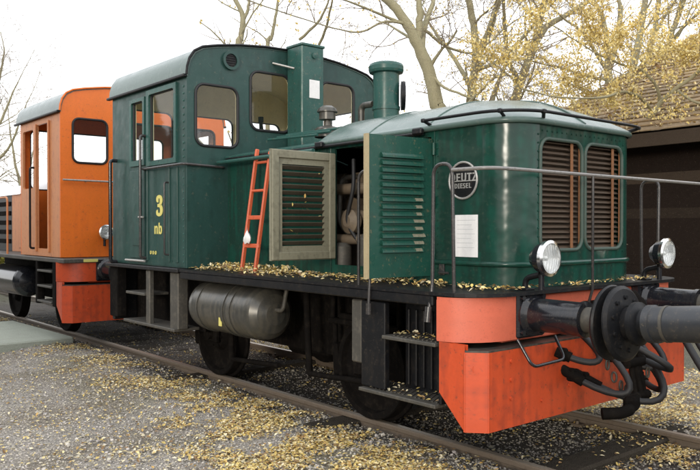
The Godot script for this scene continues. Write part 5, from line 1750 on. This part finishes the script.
func build_trees() -> void:
	var grp := "trees behind the locomotives"
	tree("thick leaning trunk nearest the intake stack with few yellow leaves", grp, [
		{"pts": V2([440, 125, 437, 105, 428, 70, 415, 40, 400, 14, 384, -2]), "r0": 0.17, "r1": 0.085},
		{"pts": V2([420, 50, 424, 28, 432, 5]), "r0": 0.09, "r1": 0.05, "dz": 0.6},
		{"pts": V2([416, 44, 420, 20, 418, 0]), "r0": 0.09, "r1": 0.06},
		{"pts": V2([428, 72, 445, 88, 462, 95]), "r0": 0.035, "r1": 0.025, "dz": -0.5},
		{"pts": V2([425, 30, 446, 47, 470, 54]), "r0": 0.035, "r1": 0.025, "dz": 1.0},
		{"pts": V2([408, 25, 385, 22, 362, 32, 340, 30]), "r0": 0.032, "r1": 0.014, "dz": -0.8}], 16.0, 101, M.bark, M.twig, 1000, 0.048, 4, 0.7)
	tree("slender forked trunk second from the intake stack", grp, [
		{"pts": V2([468, 125, 470, 104, 475, 60, 473, 25, 467, -2]), "r0": 0.12, "r1": 0.075},
		{"pts": V2([475, 62, 486, 38, 494, 15, 500, -3]), "r0": 0.1, "r1": 0.06, "dz": 0.8},
		{"pts": V2([472, 90, 455, 60, 440, 40, 430, 25]), "r0": 0.06, "r1": 0.03, "dz": 1.0},
		{"pts": V2([478, 70, 500, 60, 520, 40, 530, 30]), "r0": 0.05, "r1": 0.03, "dz": -0.8}], 18.0, 103, M.bark, M.twig, 1500, 0.05, 4, 0.7)
	tree("upright trunk bending right behind the front of the hood", grp, [
		{"pts": V2([512, 125, 515, 100, 523, 75, 533, 48, 539, 22, 545, -3]), "r0": 0.13, "r1": 0.075},
		{"pts": V2([533, 48, 545, 28, 565, 16, 594, -2]), "r0": 0.1, "r1": 0.05, "dz": 1.0},
		{"pts": V2([520, 85, 508, 60, 505, 30, 503, 0]), "r0": 0.07, "r1": 0.04, "dz": -0.8},
		{"pts": V2([490, 105, 497, 85, 507, 62, 520, 40]), "r0": 0.07, "r1": 0.03, "dz": 0.5}], 19.5, 105, M.bark, M.twig, 1500, 0.05, 4, 0.7)
	tree("thin tree with arching branch left of the roof slope", grp, [
		{"pts": V2([609, 110, 608, 75, 606, 40, 600, 15, 590, -3]), "r0": 0.12, "r1": 0.05},
		{"pts": V2([608, 74, 592, 48, 578, 30, 562, 18]), "r0": 0.06, "r1": 0.025, "dz": -0.6},
		{"pts": V2([608, 70, 617, 40, 619, 10, 617, -4]), "r0": 0.09, "r1": 0.05, "dz": 0.6},
		{"pts": V2([607, 80, 585, 76, 560, 68, 540, 64]), "r0": 0.05, "r1": 0.02, "dz": -0.8}], 20.5, 107, M.bark, M.twig, 2600, 0.052, 4, 0.7)
	tree("tall straight trunk standing behind the roof slope", grp, [
		{"pts": V2([628, 110, 632, 70, 639, 35, 645, -3]), "r0": 0.16, "r1": 0.1}], 26.0, 109, M.bark, M.twig, 1200, 0.08)
	tree("right hand trunk that forks above the roof slope", grp, [
		{"pts": V2([645, 110, 648, 60, 654, 30, 658, -3]), "r0": 0.14, "r1": 0.07},
		{"pts": V2([653, 35, 662, 20, 675, 0]), "r0": 0.07, "r1": 0.04, "dz": 0.8}], 27.0, 111, M.bark, M.twig, 1200, 0.08)
	tree("rightmost trunk rising out of yellow foliage above the roof", grp, [
		{"pts": V2([660, 110, 668, 45, 676, 20, 684, -3]), "r0": 0.13, "r1": 0.08},
		{"pts": V2([670, 40, 690, 20, 705, 5]), "r0": 0.06, "r1": 0.04, "dz": -1.0}], 27.5, 113, M.bark, M.twig, 1500, 0.09)
	tree("yellow leaved tree hanging low over the tiled roof", grp, [
		{"pts": V2([648, 140, 652, 115, 668, 95, 690, 78, 705, 66]), "r0": 0.06, "r1": 0.03, "dz": -1.0},
		{"pts": V2([652, 112, 640, 98, 622, 92, 606, 97]), "r0": 0.035, "r1": 0.025, "dz": -1.5},
		{"pts": V2([660, 105, 655, 85, 640, 70, 625, 66]), "r0": 0.035, "r1": 0.025, "dz": -0.5},
		{"pts": V2([675, 90, 690, 100, 705, 105]), "r0": 0.03, "r1": 0.025, "dz": -1.0}], 15.5, 115, M.bark, M.twig, 30000, 0.046, 3, 0.2, 1.15, 3.7)
	tree("pale slim tree rising behind the green cab roof", grp, [
		{"pts": V2([239, 60, 241, 40, 243, 18, 234, -3]), "r0": 0.11, "r1": 0.07},
		{"pts": V2([243, 22, 248, 10, 250, -3]), "r0": 0.06, "r1": 0.04}], 24.0, 117, M.bark, M.twig, 60, 0.1, 2, 0.8)
	tree("pale thin tree just right of the slim one behind the cab roof", grp, [
		{"pts": V2([268, 60, 271, 40, 276, 18, 278, -3]), "r0": 0.07, "r1": 0.04},
		{"pts": V2([300, 40, 320, 20, 330, -2]), "r0": 0.05, "r1": 0.03, "dz": -1.0},
		{"pts": V2([318, 48, 327, 25, 332, 0]), "r0": 0.05, "r1": 0.03, "dz": -1.5}], 25.0, 119, M.bark, M.twig, 260, 0.1, 3, 0.6)
	# far left
	tree("distant bare tree at the far left behind the orange cab", grp, [
		{"pts": V2([-18, 200, -14, 150, -6, 110, 2, 70]), "r0": 0.2, "r1": 0.06},
		{"pts": V2([-14, 150, 2, 120, 14, 92]), "r0": 0.1, "r1": 0.04},
		{"pts": V2([-16, 170, 8, 150, 22, 118]), "r0": 0.1, "r1": 0.04, "dz": -1.0},
		{"pts": V2([-10, 130, -16, 90, -20, 60]), "r0": 0.1, "r1": 0.04}], 42.0, 121, M.bark, M.twig, 0, 0.1, 4, 0.6, 2.2)
	tree("smaller distant bare tree beside the far left one", grp, [
		{"pts": V2([20, 215, 22, 190, 16, 165, 12, 140]), "r0": 0.12, "r1": 0.05},
		{"pts": V2([22, 190, 30, 170, 34, 150]), "r0": 0.07, "r1": 0.03}], 46.0, 123, M.bark, M.twig, 0, 0.1, 4, 0.5, 1.8)
	# unseen conifers, added so that the near flanks mirror something dark
	var cr := RandomNumberGenerator.new(); cr.seed = 55
	var fol := MB.new(); fol.use_c = true
	for i in 5200:
		var h := pow(cr.randf(), 0.8)
		var r := (1.0 - h) * 2.3 * sqrt(cr.randf()) + 0.1
		var a := cr.randf() * TAU
		fol.col = Color(0.02, 0.04, 0.015).lerp(Color(0.05, 0.075, 0.03), cr.randf())
		add_leaf(fol, Vector3(cos(a) * r, 0.3 + h * 7.4, sin(a) * r), 0.42, cr)
	var fm := fol.mesh()
	var tk := MB.new()
	tk.tube([Vector3.ZERO, Vector3(0.05, 3, 0), Vector3(0, 7.2, 0.04)], [0.24, 0.16, 0.03], 8)
	var tmesh := tk.mesh()
	for k in 11:
		var c := thing("added_conifer", "dark conifer put out of view to darken the reflections on the near flanks", "tree", Vector3(-28.0 + k * 2.7 + cr.randfn(0, 0.3), -0.12, 12.5 + cr.randfn(0, 0.6)), cr.randf() * TAU, "added conifers out of view")
		part(c, "trunk", tmesh, M.bark); part(c, "crown", fm, M.leaf)
		c.scale = Vector3.ONE * cr.randf_range(0.85, 1.15)
	# low hedge far behind
	var rg := RandomNumberGenerator.new(); rg.seed = 91
	for q in [[-30.0, -4.0, 1.6, 7.0, "yellow green bush behind the orange cab doorway"], [-26.0, -14.0, 1.9, 9.0, "long clipped hedge behind the two locomotives"]]:
		var b := thing("bush", q[4], "bush", Vector3(q[0], -0.1, q[1]))
		var lm := MB.new(); lm.use_c = true
		var st := MB.new()
		for i in 7:
			var o := Vector3(rg.randfn(0, 0.5), 0, rg.randf_range(-0.5, 0.5) * q[3])
			st.tube([o, o + Vector3(rg.randfn(0, 0.2), q[2] * 0.8, rg.randfn(0, 0.2))], [0.05, 0.02], 5)
		for i in 6000:
			var p := Vector3(rg.randfn(0, 0.5), 0, rg.randf_range(-0.5, 0.5) * q[3])
			p.y = rg.randf() * q[2] * (0.8 + 0.25 * sin(p.z * 1.7) + 0.1 * sin(p.z * 5))
			lm.col = Color(0.2, 0.22, 0.05).lerp(Color(0.45, 0.4, 0.08), rg.randf()) * rg.randf_range(0.7, 1.1)
			add_leaf(lm, p, 0.13, rg)
		part(b, "stems", st, M.bark).set_meta("kind", "stuff")
		part(b, "foliage", lm, M.leaf)

# ------------------------------------------------------------------
func _ready() -> void:
	var cam := Camera3D.new()
	cam.name = "camera"
	add_child(cam)
	cam.position = Vector3(3.097, 1.6, 4.987)
	var f := Vector3(-0.7652, -7.0 / 757.0, -0.6438)
	cam.look_at_from_position(cam.position, cam.position + f)
	cam.fov = rad_to_deg(2.0 * atan(235.0 / 757.0))
	cam.far = 900.0; cam.near = 0.05
	cam.current = true
	var env := Environment.new()
	env.background_mode = Environment.BG_SKY
	var sky := Sky.new()
	var sm := ProceduralSkyMaterial.new()
	sm.sky_top_color = Color(0.97, 0.98, 1.0); sm.sky_horizon_color = Color(1.0, 0.995, 0.985)
	sm.ground_horizon_color = Color(0.6, 0.58, 0.55); sm.ground_bottom_color = Color(0.3, 0.28, 0.26)
	sm.sky_curve = 0.15; sm.sky_energy_multiplier = 1.35
	sky.sky_material = sm
	env.sky = sky
	env.tonemap_mode = Environment.TONE_MAPPER_LINEAR
	env.tonemap_exposure = 1.0
	env.sdfgi_enabled = true; env.ssao_enabled = true; env.ssil_enabled = true
	var we := WorldEnvironment.new(); we.name = "environment"; we.environment = env
	add_child(we)
	var sun := DirectionalLight3D.new(); sun.name = "sun"
	sun.light_energy = 0.5; sun.light_angular_distance = 10.0; sun.light_color = Color(1.0, 0.96, 0.9)
	sun.shadow_enabled = true
	add_child(sun)
	sun.look_at_from_position(Vector3(5.3, 1.5, 8.5), Vector3.ZERO)
	make_materials()
	build_ground()
	build_track()
	build_house()
	build_trees()
	green_locomotive()
	orange_locomotive()
	wagon()
	build_ladder()
